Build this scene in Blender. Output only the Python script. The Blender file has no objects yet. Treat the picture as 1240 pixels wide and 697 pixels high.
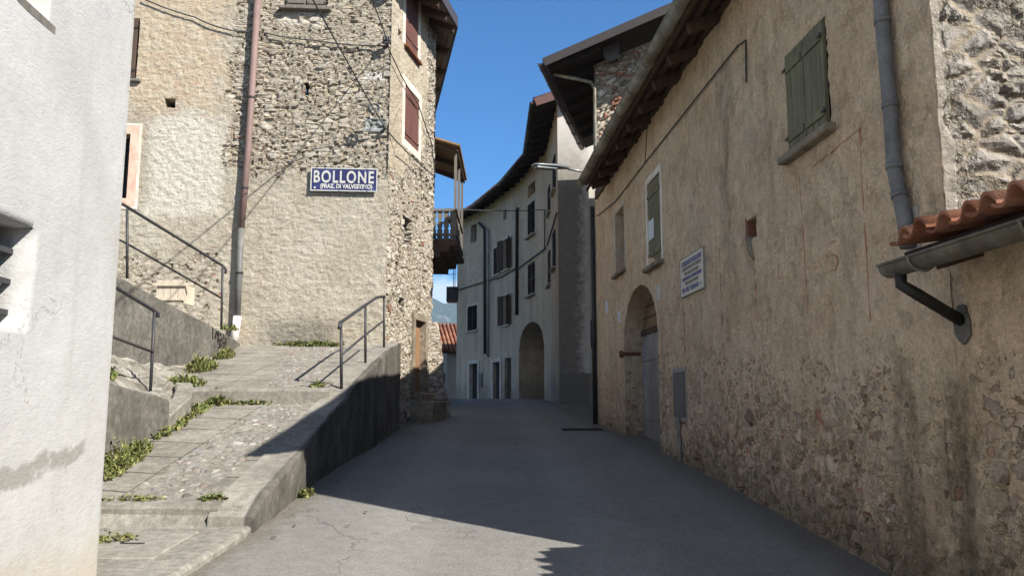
import bpy, bmesh, math, random
import numpy as np
from mathutils import Vector, Matrix, noise as mnoise
random.seed(7)
SC = bpy.context.scene
COL = SC.collection
rad = math.radians

# ------------------------------------------------------------------ camera, sky, sun, exposure
FPX, PITCH, EYE = 980.0, rad(7.93), 1.6
cam = bpy.data.objects.new('camera', bpy.data.cameras.new('camera'))
COL.objects.link(cam)
cam.data.sensor_width = 36.0
cam.data.lens = FPX / 1240 * 36
cam.data.clip_start = 0.05
cam.data.clip_end = 20000
cam.location = (0, 0, EYE)
cam.rotation_euler = (math.pi / 2 + PITCH, 0, 0)
SC.camera = cam

SUN_H = (-0.773, 0.634)          # horizontal direction in which the light travels
SUN_EL = rad(38.5)
world = bpy.data.worlds.new('World'); SC.world = world; world.use_nodes = True
SC.view_settings.view_transform = 'Standard'
SC.view_settings.look = 'None'
SC.view_settings.exposure = 1.12
SC.view_settings.gamma = 1.0
SC.cycles.max_bounces = 6; SC.cycles.diffuse_bounces = 4; SC.cycles.glossy_bounces = 2; SC.cycles.volume_bounces = 0; SC.cycles.caustics_reflective = False; SC.cycles.caustics_refractive = False
SC.view_settings.use_curve_mapping = False
sun = bpy.data.objects.new('sun', bpy.data.lights.new('sun', 'SUN')); COL.objects.link(sun)
sun.data.energy = 5.0; sun.data.angle = rad(0.53); sun.data.color = (1.0, 0.94, 0.85)
LD = Vector((SUN_H[0] * math.cos(SUN_EL), SUN_H[1] * math.cos(SUN_EL), -math.sin(SUN_EL)))
sun.rotation_euler = LD.to_track_quat('-Z', 'Y').to_euler()
sun.location = (20, -16, 25)

# ------------------------------------------------------------------ small node language
class S:
    def __init__(s, nt, sock): s.nt, s.o = nt, sock
    def _m(s, op, b=None, c=None, rev=False):
        n = s.nt.nodes.new('ShaderNodeMath'); n.operation = op
        args = [s, b] if not rev else [b, s]
        if c is not None: args.append(c)
        for i, a in enumerate(args):
            if a is None: continue
            if isinstance(a, S): s.nt.links.new(a.o, n.inputs[i])
            else: n.inputs[i].default_value = a
        return S(s.nt, n.outputs[0])
    def __add__(s, b): return s._m('ADD', b)
    __radd__ = __add__
    def __sub__(s, b): return s._m('SUBTRACT', b)
    def __rsub__(s, b): return s._m('SUBTRACT', b, rev=True)
    def __mul__(s, b): return s._m('MULTIPLY', b)
    __rmul__ = __mul__
    def __truediv__(s, b): return s._m('DIVIDE', b)
    def min(s, b): return s._m('MINIMUM', b)
    def max(s, b): return s._m('MAXIMUM', b)
    def abs(s): return s._m('ABSOLUTE')
    def pow(s, b): return s._m('POWER', b)
    def frac(s): return s._m('FRACT')
    def gt(s, b): return s._m('GREATER_THAN', b)
    def inv(s): return 1.0 - s

class Mat:
    def __init__(s, name):
        s.m = bpy.data.materials.new(name); s.m.use_nodes = True
        s.nt = s.m.node_tree; s.nt.nodes.clear()
        s.out = s.nt.nodes.new('ShaderNodeOutputMaterial')
        s.b = s.nt.nodes.new('ShaderNodeBsdfPrincipled')
        s.nt.links.new(s.b.outputs[0], s.out.inputs[0])
        tc = s.nt.nodes.new('ShaderNodeTexCoord')
        s.P = S(s.nt, tc.outputs['Object'])
        sp = s.nt.nodes.new('ShaderNodeSeparateXYZ'); s.nt.links.new(s.P.o, sp.inputs[0])
        s.x, s.y, s.z = [S(s.nt, sp.outputs[i]) for i in range(3)]
    def put(s, sock, v):
        if isinstance(v, S): s.nt.links.new(v.o, sock)
        elif isinstance(v, (tuple, list)) and len(v) == 3 and sock.type == 'RGBA': sock.default_value = (*v, 1)
        else: sock.default_value = v
    def vec(s, x, y, z):
        n = s.nt.nodes.new('ShaderNodeCombineXYZ')
        for i, a in enumerate((x, y, z)): s.put(n.inputs[i], a)
        return S(s.nt, n.outputs[0])
    def noise(s, sc, det=4, rough=0.55, v=None, col=False, dist=0.0):
        n = s.nt.nodes.new('ShaderNodeTexNoise')
        s.put(n.inputs['Vector'], v or s.P); n.inputs['Scale'].default_value = sc
        n.inputs['Detail'].default_value = det; n.inputs['Roughness'].default_value = rough
        n.inputs['Distortion'].default_value = dist
        return S(s.nt, n.outputs['Color' if col else 'Fac'])
    def voro(s, v, sc=1.0, feat='F1', rnd=1.0):
        n = s.nt.nodes.new('ShaderNodeTexVoronoi'); n.feature = feat
        s.put(n.inputs['Vector'], v); n.inputs['Scale'].default_value = sc
        n.inputs['Randomness'].default_value = rnd
        if feat == 'DISTANCE_TO_EDGE': return S(s.nt, n.outputs['Distance'])
        sp = s.nt.nodes.new('ShaderNodeSeparateColor'); s.nt.links.new(n.outputs['Color'], sp.inputs[0])
        return [S(s.nt, n.outputs['Distance'])] + [S(s.nt, sp.outputs[i]) for i in range(3)]
    def ss(s, v, a, b):
        n = s.nt.nodes.new('ShaderNodeMapRange'); n.interpolation_type = 'SMOOTHSTEP'
        s.put(n.inputs[0], v); n.inputs[1].default_value = a; n.inputs[2].default_value = b
        return S(s.nt, n.outputs[0])
    def lin(s, v, a, b, c=0.0, d=1.0):
        n = s.nt.nodes.new('ShaderNodeMapRange')
        s.put(n.inputs[0], v)
        for i, q in enumerate((a, b, c, d)): n.inputs[i + 1].default_value = q
        return S(s.nt, n.outputs[0])
    def ramp(s, f, pts, const=False):
        n = s.nt.nodes.new('ShaderNodeValToRGB'); s.put(n.inputs[0], f)
        el = n.color_ramp.elements
        if const: n.color_ramp.interpolation = 'CONSTANT'
        while len(el) < len(pts): el.new(0.5)
        for e, (p, c) in zip(el, pts): e.position = p; e.color = (*c, 1)
        return S(s.nt, n.outputs[0])
    def mix(s, f, a, b, mode='MIX'):
        n = s.nt.nodes.new('ShaderNodeMix'); n.data_type = 'RGBA'; n.blend_type = mode
        s.put(n.inputs[0], f); s.put(n.inputs[6], a); s.put(n.inputs[7], b)
        return S(s.nt, n.outputs[2])
    def mixf(s, f, a, b):
        n = s.nt.nodes.new('ShaderNodeMix')
        s.put(n.inputs[0], f); s.put(n.inputs[2], a); s.put(n.inputs[3], b)
        return S(s.nt, n.outputs[0])
    def dim(s, col, f):            # colour times scalar
        return s.mix(1.0, col, s.vec(f, f, f) if isinstance(f, S) else (f, f, f), 'MULTIPLY')
    def box(s, x, z, x0, x1, z0, z1, e):
        return (s.ss(x, x0 - e, x0 + e) * s.ss(x, x1 + e, x1 - e)) * (s.ss(z, z0 - e, z0 + e) * s.ss(z, z1 + e, z1 - e))
    def bump(s, h, dist=0.01, strength=1.0):
        n = s.nt.nodes.new('ShaderNodeBump'); s.put(n.inputs['Height'], h)
        n.inputs['Distance'].default_value = dist; n.inputs['Strength'].default_value = strength
        s.nt.links.new(n.outputs[0], s.b.inputs['Normal'])
    def disp(s, h, scale, mid=0.5, both=True):
        n = s.nt.nodes.new('ShaderNodeDisplacement'); s.put(n.inputs['Height'], h)
        n.inputs['Midlevel'].default_value = mid; n.inputs['Scale'].default_value = scale
        s.nt.links.new(n.outputs[0], s.out.inputs['Displacement'])
        s.m.displacement_method = 'BOTH' if both else 'BUMP'
    def done(s, col, rough=0.9, metal=0.0, spec=0.3):
        s.put(s.b.inputs['Base Color'], col); s.put(s.b.inputs['Roughness'], rough)
        s.put(s.b.inputs['Metallic'], metal); s.put(s.b.inputs['Specular IOR Level'], spec)
        return s.m

# ------------------------------------------------------------------ sky: Nishita plus a low cloud bank
def build_world():
    nt = world.node_tree; nt.nodes.clear()
    out = nt.nodes.new('ShaderNodeOutputWorld'); bg = nt.nodes.new('ShaderNodeBackground')
    nt.links.new(bg.outputs[0], out.inputs[0])
    sky = nt.nodes.new('ShaderNodeTexSky'); sky.sky_type = 'NISHITA'; sky.sun_disc = False
    sky.sun_elevation = SUN_EL
    sky.sun_rotation = math.atan2(-SUN_H[0], -SUN_H[1])
    sky.air_density = 1.0; sky.dust_density = 0.0; sky.ozone_density = 6.0; sky.altitude = 1500
    tc = nt.nodes.new('ShaderNodeTexCoord')
    sp = nt.nodes.new('ShaderNodeSeparateXYZ'); nt.links.new(tc.outputs['Generated'], sp.inputs[0])
    nz = nt.nodes.new('ShaderNodeTexNoise'); nz.inputs['Scale'].default_value = 22; nz.inputs['Detail'].default_value = 6
    nt.links.new(tc.outputs['Generated'], nz.inputs['Vector'])
    def ss(v, a, b):
        n = nt.nodes.new('ShaderNodeMapRange'); n.interpolation_type = 'SMOOTHSTEP'
        nt.links.new(v.o, n.inputs[0]); n.inputs[1].default_value = a; n.inputs[2].default_value = b
        return S(nt, n.outputs[0])
    Z = S(nt, sp.outputs[2]); NZ = S(nt, nz.outputs[0])
    h = Z + (NZ - 0.5) * 0.09
    cl = ss(h, 0.172, 0.150) * ss(S(nt, sp.outputs[1]), 0.3, 0.7) * 0.85
    mx = nt.nodes.new('ShaderNodeMix'); mx.data_type = 'RGBA'
    nt.links.new(cl.o, mx.inputs[0]); hs = nt.nodes.new('ShaderNodeHueSaturation'); nt.links.new((ss(S(nt, sp.outputs[1]), -.1, .6) * 1.3 + .70).o, hs.inputs['Saturation']); nt.links.new(sky.outputs[0], hs.inputs['Color']); nt.links.new(hs.outputs[0], mx.inputs[6]); mx.inputs[7].default_value = (6.2, 6.6, 7.2, 1)
    nt.links.new(mx.outputs[2], bg.inputs[0]); bg.inputs[1].default_value = 0.08
build_world()

# ------------------------------------------------------------------ geometry helpers
CT, ST = math.cos(PITCH), math.sin(PITCH)
def ray(px, py):
    a, u = (px - 620) / FPX, (348.5 - py) / FPX
    return Vector((a, CT - u * ST, ST + u * CT))
def at(px, py, Y):                                   # point at depth Y seen in that direction
    r = ray(px, py); t = Y / r.y
    return Vector((r.x * t, Y, EYE + r.z * t))

class Fr:                                            # wall frame: x along the wall, y into it, z up
    def __init__(s, o, d):
        s.o = Vector((o[0], o[1])); s.d = Vector((d[0], d[1])).normalized()
        s.n = Vector((-s.d.y, s.d.x))
        s.M = Matrix(((s.d.x, s.n.x, 0, s.o.x), (s.d.y, s.n.y, 0, s.o.y), (0, 0, 1, 0), (0, 0, 0, 1)))
    def hit(s, px, py, off=0.0):
        r = ray(px, py); k = s.n.x * r.x + s.n.y * r.y
        t = (s.n.dot(s.o) + off) / k
        return ((r.x * t - s.o.x) * s.d.x + (r.y * t - s.o.y) * s.d.y, EYE + r.z * t)
    def rect(s, xl, xr, yt, yb, off=0.0):
        xc, yc = (xl + xr) / 2, (yt + yb) / 2
        return (s.hit(xl, yc, off)[0], s.hit(xr, yc, off)[0], s.hit(xc, yb, off)[1], s.hit(xc, yt, off)[1])
    def w(s, x, y, z): return s.M @ Vector((x, y, z))
    def loc(s, p): return s.M.inverted() @ Vector(p)
WORLD = Fr((0, 0), (1, 0))
WM = {}
def link(name, data, parent=None, M=None):
    o = bpy.data.objects.new(name, data); COL.objects.link(o)
    M = M or Matrix.Identity(4)
    WM[o] = M
    if parent:
        o.parent = parent; o.matrix_basis = WM[parent].inverted() @ M
    else: o.matrix_basis = M
    return o
def obj(name, bm, mat, parent=None, F=None, smooth=False):
    me = bpy.data.meshes.new(name)
    if isinstance(bm, tuple): me.from_pydata(*bm); me.update()
    else:
        bm.normal_update(); bm.to_mesh(me); bm.free()
    for m in (mat if isinstance(mat, list) else [mat]): me.materials.append(m)
    if smooth: me.polygons.foreach_set('use_smooth', [True] * len(me.polygons))
    return link(name, me, parent, F.M if F else (WM[parent] if parent else None))
def tag(o, label=None, cat=None, group=None, kind=None):
    for k, v in (('label', label), ('category', cat), ('group', group), ('kind', kind)):
        if v: o[k] = v
    return o
def root(name, p, label, cat, group=None):
    o = link(name, None, None, Matrix.Translation(Vector(p)))
    return tag(o, label, cat, group)
def objs(name, bm, mat, parent=None, F=None):
    seen = set(); out = []
    bm.verts.index_update(); bm.verts.ensure_lookup_table()
    for v in bm.verts:
        if v in seen: continue
        st = [v]; isl = []; seen.add(v)
        while st:
            q = st.pop(); isl.append(q)
            for e in q.link_edges:
                o_ = e.other_vert(q)
                if o_ not in seen: seen.add(o_); st.append(o_)
        ix = {q: i for i, q in enumerate(isl)}; fs = {f for q in isl for f in q.link_faces}
        o_ = obj(name, ([tuple(q.co) for q in isl], [], [tuple(ix[q] for q in f.verts) for f in fs]), mat, parent, F)
        sm = [f.smooth for f in fs]; o_.data.polygons.foreach_set('use_smooth', sm); out.append(o_)
    bm.free(); return out
def B(): return bmesh.new()
def box(bm, x0, x1, y0, y1, z0, z1, M=None, bev=0.0):
    ret = bmesh.ops.create_cube(bm, size=1.0)['verts']
    for v in ret:
        v.co = Vector((x0 + (v.co.x + .5) * (x1 - x0), y0 + (v.co.y + .5) * (y1 - y0), z0 + (v.co.z + .5) * (z1 - z0)))
        if M: v.co = M @ v.co
    if bev:
        es = list({e for v in ret for e in v.link_edges})
        bmesh.ops.bevel(bm, geom=es, offset=bev, segments=1, affect='EDGES')
    return ret
def tube(bm, pts, r, n=10, cap=True):
    pts = [Vector(p) for p in pts]; rings = []
    rs = r if isinstance(r, (list, tuple)) else [r] * len(pts)
    up = None
    for i, p in enumerate(pts):
        t = ((pts[i + 1] - p) if i < len(pts) - 1 else Vector()) .normalized() + ((p - pts[i - 1]) if i else Vector()).normalized()
        t.normalize()
        a = t.orthogonal().normalized() if up is None else (up - t * up.dot(t)).normalized()
        up = a; b = t.cross(a)
        rings.append([bm.verts.new(p + (a * math.cos(2 * math.pi * k / n) + b * math.sin(2 * math.pi * k / n)) * rs[i]) for k in range(n)])
    for q, w in zip(rings, rings[1:]):
        for k in range(n): bm.faces.new((q[k], q[(k + 1) % n], w[(k + 1) % n], w[k])).smooth = True
    if cap:
        bm.faces.new(rings[0][::-1]); bm.faces.new(rings[-1])
def hexa(bm, lo, hi):                                # any 4 lower + 4 upper points
    a = [bm.verts.new(p) for p in lo]; b = [bm.verts.new(p) for p in hi]
    bm.faces.new(a[::-1]); bm.faces.new(b)
    for i in range(4):
        j = (i + 1) % 4; bm.faces.new((a[i], a[j], b[j], b[i]))
def slab(bm, q, th):                                 # quad with thickness hanging below it
    q = [Vector(p) for p in q]; n = (q[1] - q[0]).cross(q[3] - q[0]).normalized()
    if n.z < 0: n = -n
    hexa(bm, [p - n * th for p in q], q)
def beam(bm, a, b, w, h):                            # square timber from a to b, h measured downwards
    a, b = Vector(a), Vector(b); t = (b - a).normalized(); s = t.cross(Vector((0, 0, 1)))
    s = (s if s.length > 1e-4 else Vector((1, 0, 0))).normalized() * w / 2; d = s.cross(t).normalized() * h
    if d.z > 0: d = -d
    hexa(bm, [a - s + d, a + s + d, b + s + d, b - s + d], [a - s, a + s, b + s, b - s])
def lines(a, b, step, keep):
    n = max(1, round((b - a) / step)); L = [a + (b - a) * i / n for i in range(n + 1)]
    keep = sorted({round(k, 4) for k in keep if a < k < b})
    L = [v for v in L if v in (L[0], L[-1]) or all(abs(v - k) > step * .45 for k in keep)]
    return sorted(L + keep)
def wallmesh(s0, s1, zb, zt, holes=(), step=.1, ztf=None, zc=None, depth=.3, caps=''):
    """front face on y=0 with holes (s0,s1,z0,z1[,arch rise[,depth]]) and reveals going in to y=depth"""
    xs = lines(s0, s1, step, [h[i] for h in holes for i in (0, 1)])
    zs = lines(zb, zt, step, [h[i] for h in holes for i in (2, 3)])
    nx, nz = len(xs), len(zs); V = []
    def fix(x, z):
        if ztf and z > zc: z = zc + (z - zc) * (ztf(x) - zc) / (zt - zc)
        for h in holes:
            if len(h) > 4 and h[4] and h[0] <= x <= h[1] and z >= h[3] - 1e-6:
                rise = h[4]; c, hw = (h[0] + h[1]) / 2, (h[1] - h[0]) / 2
                za = h[3] + rise * math.sqrt(max(0, 1 - ((x - c) / hw) ** 2)); H = rise + .5
                if z < h[3] + H: z = za + (z - h[3]) / H * (h[3] + H - za)
        return z
    for z in zs:
        for x in xs: V.append((x, 0.0, fix(x, z)))
    Fc = []
    ix = lambda v, L: min(range(len(L)), key=lambda i: abs(L[i] - v))
    H = [(ix(h[0], xs), ix(h[1], xs), ix(max(h[2], zb), zs), ix(h[3], zs), (h[5] if len(h) > 5 else depth)) for h in holes]
    skip = set()
    for a, b, c, d, _ in H: skip |= {(i, j) for i in range(a, b) for j in range(c, d)}
    for j in range(nz - 1):
        for i in range(nx - 1):
            if (i, j) not in skip: k = j * nx + i; Fc.append((k, k + 1, k + nx + 1, k + nx))
    def back(loop, dep, closed=True):
        ns = max(1, int(dep / .12)); prev = loop
        for q in range(1, ns + 1):
            cur = []
            for v in loop: cur.append(len(V)); V.append((V[v][0], dep * q / ns, V[v][2]))
            m = len(loop)
            for i in range(m if closed else m - 1):
                j = (i + 1) % m; Fc.append((prev[i], prev[j], cur[j], cur[i]))
            prev = cur
    for a, b, c, d, dep in H:
        lp = [c * nx + i for i in range(a, b)] + [j * nx + b for j in range(c, d)] + [d * nx + i for i in range(b, a, -1)] + [j * nx + a for j in range(d, c, -1)]
        back(lp, dep)
    if 't' in caps: back([(nz - 1) * nx + i for i in range(nx)][::1], depth, False)
    if 'r' in caps: back([j * nx + nx - 1 for j in range(nz)][::-1], depth, False)
    if 'l' in caps: back([j * nx for j in range(nz)], depth, False)
    return (V, [], Fc)

# ground heights along the street
_k = np.array([[-60, -1.6], [-15, -.95], [-4, -.3], [0, 0], [3, .22], [6, .43], [9, .65], [11.3, .81], [15, .98], [18, 1.12], [25, 1.5], [30, 1.63], [36, 1.7], [45, 1.68], [55, 1.2], [70, -.5], [100, -4], [200, -14], [900, -30], [9000, -40]])
_yy = np.arange(-60, 120, .25); _zz = np.interp(_yy, _k[:, 0], _k[:, 1])
_g = np.exp(-np.linspace(-2, 2, 13) ** 2); _g /= _g.sum()
_zz[6:-6] = np.convolve(_zz, _g, 'valid')
def roadz(y): return float(np.interp(y, _yy, _zz)) if -60 < y < 119 else float(np.interp(y, _k[:, 0], _k[:, 1]))
def ramp_z(y):
    if y < 7.1: return .42 + (y - 5) * .065
    if y < 10.9: return .715 + (y - 7.1) * .228
    return 1.75 + (y - 10.9) * .18
def fbm(x, y, z=0.0, s=1.0, o=4): return mnoise.fractal((x * s, y * s, z * s), 1.0, 2.0, o)

# ------------------------------------------------------------------ materials
def m_masonry(name, plaster, stones, mortar, mask, amp=.03, sw=.28, sh=.13, speck=.5, brick=.06, extra=None, fine=1.0, warpk=.5, streaks=.1, flake=.5, rag=0.0, crevice_shade=0.0, rnd_=0):
    """rubble wall under plaster: mask(m) -> 1 where plaster covers the stones"""
    m = Mat(name)
    wp = m.noise(2.6, 3, col=True); sp = m.nt.nodes.new('ShaderNodeSeparateXYZ'); m.nt.links.new(wp.o, sp.inputs[0])
    wx, wz = S(m.nt, sp.outputs[0]) - .5, S(m.nt, sp.outputs[2]) - .5
    V1 = m.vec(m.x / sw + wx * 2 * warpk, m.y / sw, m.z / sh + wz * 3 * warpk)
    V2 = m.vec(m.x / (sw * .45) + wx * 3 * warpk, m.y / sw, m.z / (sh * .5) + wz * 4 * warpk)
    if rag:
        q_ = m.noise(13, 4, .7, col=True)
        for i_, v_ in enumerate((V1, V2)):
            n_ = m.nt.nodes.new('ShaderNodeVectorMath'); n_.operation = 'MULTIPLY_ADD'; m.nt.links.new(q_.o, n_.inputs[0]); n_.inputs[1].default_value = (rag, rag, rag); m.nt.links.new(v_.o, n_.inputs[2])
            if i_ == 0: V1 = S(m.nt, n_.outputs[0])
            else: V2 = S(m.nt, n_.outputs[0])
    d1, r1, g1, b1 = m.voro(V1); e1 = m.voro(V1, feat='DISTANCE_TO_EDGE')
    d2, r2, g2, b2 = m.voro(V2); e2 = m.voro(V2, feat='DISTANCE_TO_EDGE')
    sel = m.ss(m.noise(1.7, 2), .47, .56)
    e = m.mixf(sel, e1, e2 * 1.1); r = m.mixf(sel, r1, r2); g = m.mixf(sel, g1, g2); b = m.mixf(sel, b1, b2)
    f1 = m.noise(9, 6, .65); f2 = m.noise(38, 5, .7); f3 = m.noise(120, 3, .6)
    big = m.noise(.9, 5, .6)
    st = m.ramp(r, stones)
    st = m.mix(m.ss(g, 1 - brick, 1 - brick + .01) * .8, st, (.30, .115, .07))
    st = m.dim(st, m.lin(f1, .2, .8, .62, 1.35)); st = m.dim(st, m.lin(f2, .25, .75, .75, 1.22))
    joint = m.ss(e + (f2 - .5) * .10, .02, .13)
    mo = m.dim(m.ramp(big, mortar), m.lin(f2, .25, .75, .72, 1.25))
    stc = m.mix(joint, mo, st)
    hst = (m.ss(e, .0, .38) if rnd_ else joint) * (.55 + g * .45) + (f1 - .5) * .35 + (f2 - .5) * .22
    pl = m.ramp(big + (f1 - .5) * .35, plaster)
    pl = m.dim(pl, m.lin(f2, .25, .75, 1 - .32 * speck, 1 + .25 * speck))
    pl = m.dim(pl, m.lin(f3, .3, .7, 1 - .2 * speck, 1 + .16 * speck))
    streak = m.noise(1.0, 5, .6, v=m.vec(m.x * 2.6, m.y * 2.6, m.z * .22))
    pl = m.dim(pl, m.lin(streak, .3, .7, 1 - streaks, 1 + streaks * .8))
    fl1 = m.noise(3.4, 7, .74); fl2 = m.noise(6.0, 6, .72, v=m.vec(m.x, m.y, m.z * 1.7))
    k1 = m.ss(fl1, .545, .57); k2 = m.ss(fl2, .57, .60)
    pl = m.mix(k1 * flake * .55, pl, m.dim(pl, .74)); pl = m.mix(k2 * flake * .6, pl, m.dim(pl, 1.28))
    pl = m.mix(m.ss(m.noise(1.5, 6, .7), .5, .66) * flake * .5, pl, m.dim(m.mix(1.0, pl, (1.08, .93, .86), 'MULTIPLY'), .86))
    pit = m.ss(m.noise(17, 4, .6), .66, .74)
    pl = m.mix(pit * .6, pl, m.dim(pl, .55))
    mk = mask(m, f1, big, e)
    hp = .86 - k1 * .12 * flake - k2 * .10 * flake + (m.noise(7, 6, .7, v=m.vec(m.x * .85, m.y, m.z * 1.2)) - .5) * .5 * fine + (f1 - .5) * .30 * fine + (f2 - .5) * .26 * fine - pit * .35 + (big - .5) * .3
    col = m.mix(mk, stc, pl); h = m.mixf(mk, hst, hp)
    if crevice_shade: col = m.mix(m.ss((mk - .5).abs(), .5, .2) * crevice_shade * m.ss(f1, .3, .55), col, m.dim(col, .35)); h = h - m.ss((mk - .5).abs(), .5, .2) * .4  # stone rims coloured dark as crevice shadow; the groove also lowers the height
    if extra: col = extra(m, col, f1, big)
    m.disp(h, amp, .7)
    return m.done(col, .93, 0, .15)
def m_plain(name, c, var=.25, sc=6, rough=.85, bump=.004, spec=.3, metal=0, c2=None):
    m = Mat(name); n = m.noise(sc, 6, .62); f = m.noise(sc * 9, 4, .6)
    col = m.mix(m.ss(m.noise(sc * .3, 5, .6), .38, .62), c, c2) if c2 else c
    col = m.dim(m.dim(m.mix(0.0, col, col) if isinstance(col, S) else m.mix(0.0, c, c), m.lin(n, .25, .75, 1 - var, 1 + var)), m.lin(f, .25, .75, 1 - var * .5, 1 + var * .5))
    if bump: m.bump(n * .5 + f * .5, bump)
    return m.done(col, rough, metal, spec)
def m_wood(name, c, c2, axis='z', sc=1.0, rough=.8):
    m = Mat(name); k = {'x': (1.5, 26, 26), 'y': (26, 1.5, 26), 'z': (26, 26, 1.5)}[axis]
    n = m.noise(sc, 6, .65, v=m.vec(m.x * k[0], m.y * k[1], m.z * k[2])); b = m.noise(2.5, 4)
    col = m.dim(m.ramp(n * .7 + b * .3, [(.3, c2), (.68, c)]), m.lin(m.noise(60, 3), .3, .7, .85, 1.12))
    m.bump(n, .004); return m.done(col, rough, 0, .25)

M = {}
M['iron'] = m_plain('dark_iron', (.05, .05, .055), .3, 14, .55, .001, .4, .3)
M['zinc'] = m_plain('zinc', (.30, .31, .31), .3, 5, .5, .002, .4, .35, (.20, .21, .21))
M['zinc_old'] = m_plain('dull_zinc', (.30, .295, .25), .45, 5, .7, .003, .3, .1, (.16, .14, .10))
M['pipe_blue'] = m_plain('grey_pipe', (.125, .125, .12), .35, 5, .6, .003, .3, .1, (.19, .185, .175))
M['pipe_dark'] = m_plain('dark_pipe', (.045, .043, .042), .25, 6, .5, .001, .35, .3)
M['pipe_pink'] = m_plain('faded_pink_pipe', (.20, .135, .122), .16, 4, .65, .001, .3)
M['pvc'] = m_plain('white_pipe', (.70, .68, .63), .1, 6, .5, .001)
M['black'] = m_plain('dark_interior', (.012, .012, .012), .2, 3, .9, 0)
M['rubber'] = m_plain('black_pipe', (.025, .024, .022), .3, 8, .5, .001)
M['pale_trim'] = m_plain('pale_trim', (.50, .46, .38), .14, 8, .9, .004)
M['white_trim'] = m_plain('white_trim', (.62, .58, .52), .16, 9, .9, .006, c2=(.52, .46, .38))
M['bright_trim'] = m_plain('limewashed_trim', (.80, .75, .66), .12, 9, .9, .005, c2=(.66, .60, .50))
M['dark_trim'] = m_plain('grey_trim', (.34, .31, .27), .16, 8, .9, .004)
M['stone_sill'] = m_plain('stone_sill', (.26, .22, .16), .3, 10, .9, .008, c2=(.17, .145, .11))
M['green'] = m_wood('green_shutter', (.235, .225, .14), (.085, .082, .05))
M['maroon'] = m_wood('maroon_shutter', (.155, .072, .055), (.085, .038, .032))
M['brown'] = m_wood('brown_shutter', (.10, .068, .05), (.05, .034, .026))
M['slate'] = m_wood('dark_shutter', (.035, .036, .035), (.018, .018, .018))
M['grey_wood'] = m_wood('grey_wood', (.20, .185, .16), (.09, .08, .068))
M['rafter'] = m_wood('old_rafter', (.13, .085, .055), (.05, .033, .022), 'x')
M['board'] = m_wood('roof_board', (.20, .145, .095), (.07, .05, .034), 'y')
M['dark_board'] = m_wood('dark_roof_board', (.032, .023, .018), (.014, .01, .008), 'y')
M['door_wood'] = m_wood('orange_door', (.30, .175, .095), (.17, .095, .05))
M['lunette'] = m_wood('tan_planks', (.30, .20, .11), (.17, .11, .06), 'x')
M['door_grey'] = m_plain('grey_metal_door', (.30, .295, .29), .25, 3, .7, .003, .3, 0, (.21, .20, .19))
M['fascia'] = m_plain('brown_metal_fascia', (.075, .062, .056), .12, 4, .45, .001, .4, .2)
M['fascia_red'] = m_plain('red_brown_fascia', (.12, .062, .05), .12, 4, .45, .001, .4, .2)
M['lamp'] = m_plain('lamp_metal', (.20, .22, .225), .1, 6, .4, .001, .5, .5)
M['paper'] = m_plain('paper', (.62, .66, .70), .1, 30, .8, 0)
M['brick'] = m_plain('old_brick', (.20, .095, .06), .3, 15, .95, .006)
M['rust'] = m_plain('rust', (.16, .06, .03), .3, 20, .9, .003)
M['red_paint'] = m_plain('faded_red_paint', (.44, .225, .145), .3, 25, .95, 0)
M['pink_paint'] = m_plain('pink_painted_band', (.55, .345, .265), .2, 9, .9, .003, c2=(.60, .44, .35))
M['cable'] = m_plain('cable', (.05, .05, .052), .2, 10, .6, 0)
M['meter'] = m_plain('meter_box', (.125, .125, .12), .15, 10, .6, .001, .3)

def m_tile(name):
    m = Mat(name); _, r, g, b = m.voro(m.vec(m.x * 4.6, m.y * 2.4, 0.0))
    c = m.ramp(r, [(.0, (.16, .06, .035)), (.4, (.26, .105, .06)), (.75, (.33, .155, .095)), (1, (.20, .10, .075))])
    n = m.noise(8, 6, .65); c = m.dim(c, m.lin(n, .25, .75, .65, 1.25))
    c = m.mix(m.ss(m.noise(6, 5, .7), .52, .64) * .8, c, (.085, .07, .055))
    m.bump(m.noise(40, 4), .004); return m.done(c, .88, 0, .2)
M['tile'] = m_tile('terracotta_tiles')

def m_concrete(name, c, c2, moss=.0, grooves=False, stain=(.12, .115, .10)):
    m = Mat(name); n = m.noise(1.6, 6, .65); f = m.noise(14, 5, .65); f2 = m.noise(90, 4, .65)
    col = m.ramp(n + (f - .5) * .5, [(.3, c2), (.66, c)])
    col = m.dim(col, m.lin(f, .25, .75, .72, 1.2)); col = m.dim(col, m.lin(f2, .3, .7, .72, 1.22))
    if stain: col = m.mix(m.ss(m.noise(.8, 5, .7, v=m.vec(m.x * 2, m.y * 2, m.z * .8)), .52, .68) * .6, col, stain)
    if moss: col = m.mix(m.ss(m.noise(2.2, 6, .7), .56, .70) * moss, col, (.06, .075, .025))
    h = f * .5 + f2 * .5 - m.ss(m.noise(26, 3), .66, .74) * .5
    if grooves:
        gl = (m.y + (m.x * .12) + (m.noise(1.2, 2) - .5) * .12) / .52
        ln = m.ss((gl.frac() - .5).abs(), .026, .010)
        cr = m.ss((m.x + 3.95 + (m.noise(.9, 3) - .5) * .3).abs(), .010, .003) * .6
        ln = ln.max(cr)
        col = m.mix(ln * .85, col, (.035, .032, .026)); h = h - ln * 1.2
    m.bump(h, .006); return m.done(col, .92, 0, .2)
M['concrete'] = m_concrete('worn_concrete', (.29, .275, .24), (.185, .172, .148), .14)
M['slabs'] = m_concrete('grooved_concrete', (.29, .272, .235), (.19, .178, .15), .14, True)
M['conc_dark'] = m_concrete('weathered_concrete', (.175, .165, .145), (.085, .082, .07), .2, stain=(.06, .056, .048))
M['cover'] = m_concrete('smooth_concrete', (.32, .30, .265), (.24, .225, .195), 0)

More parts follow.
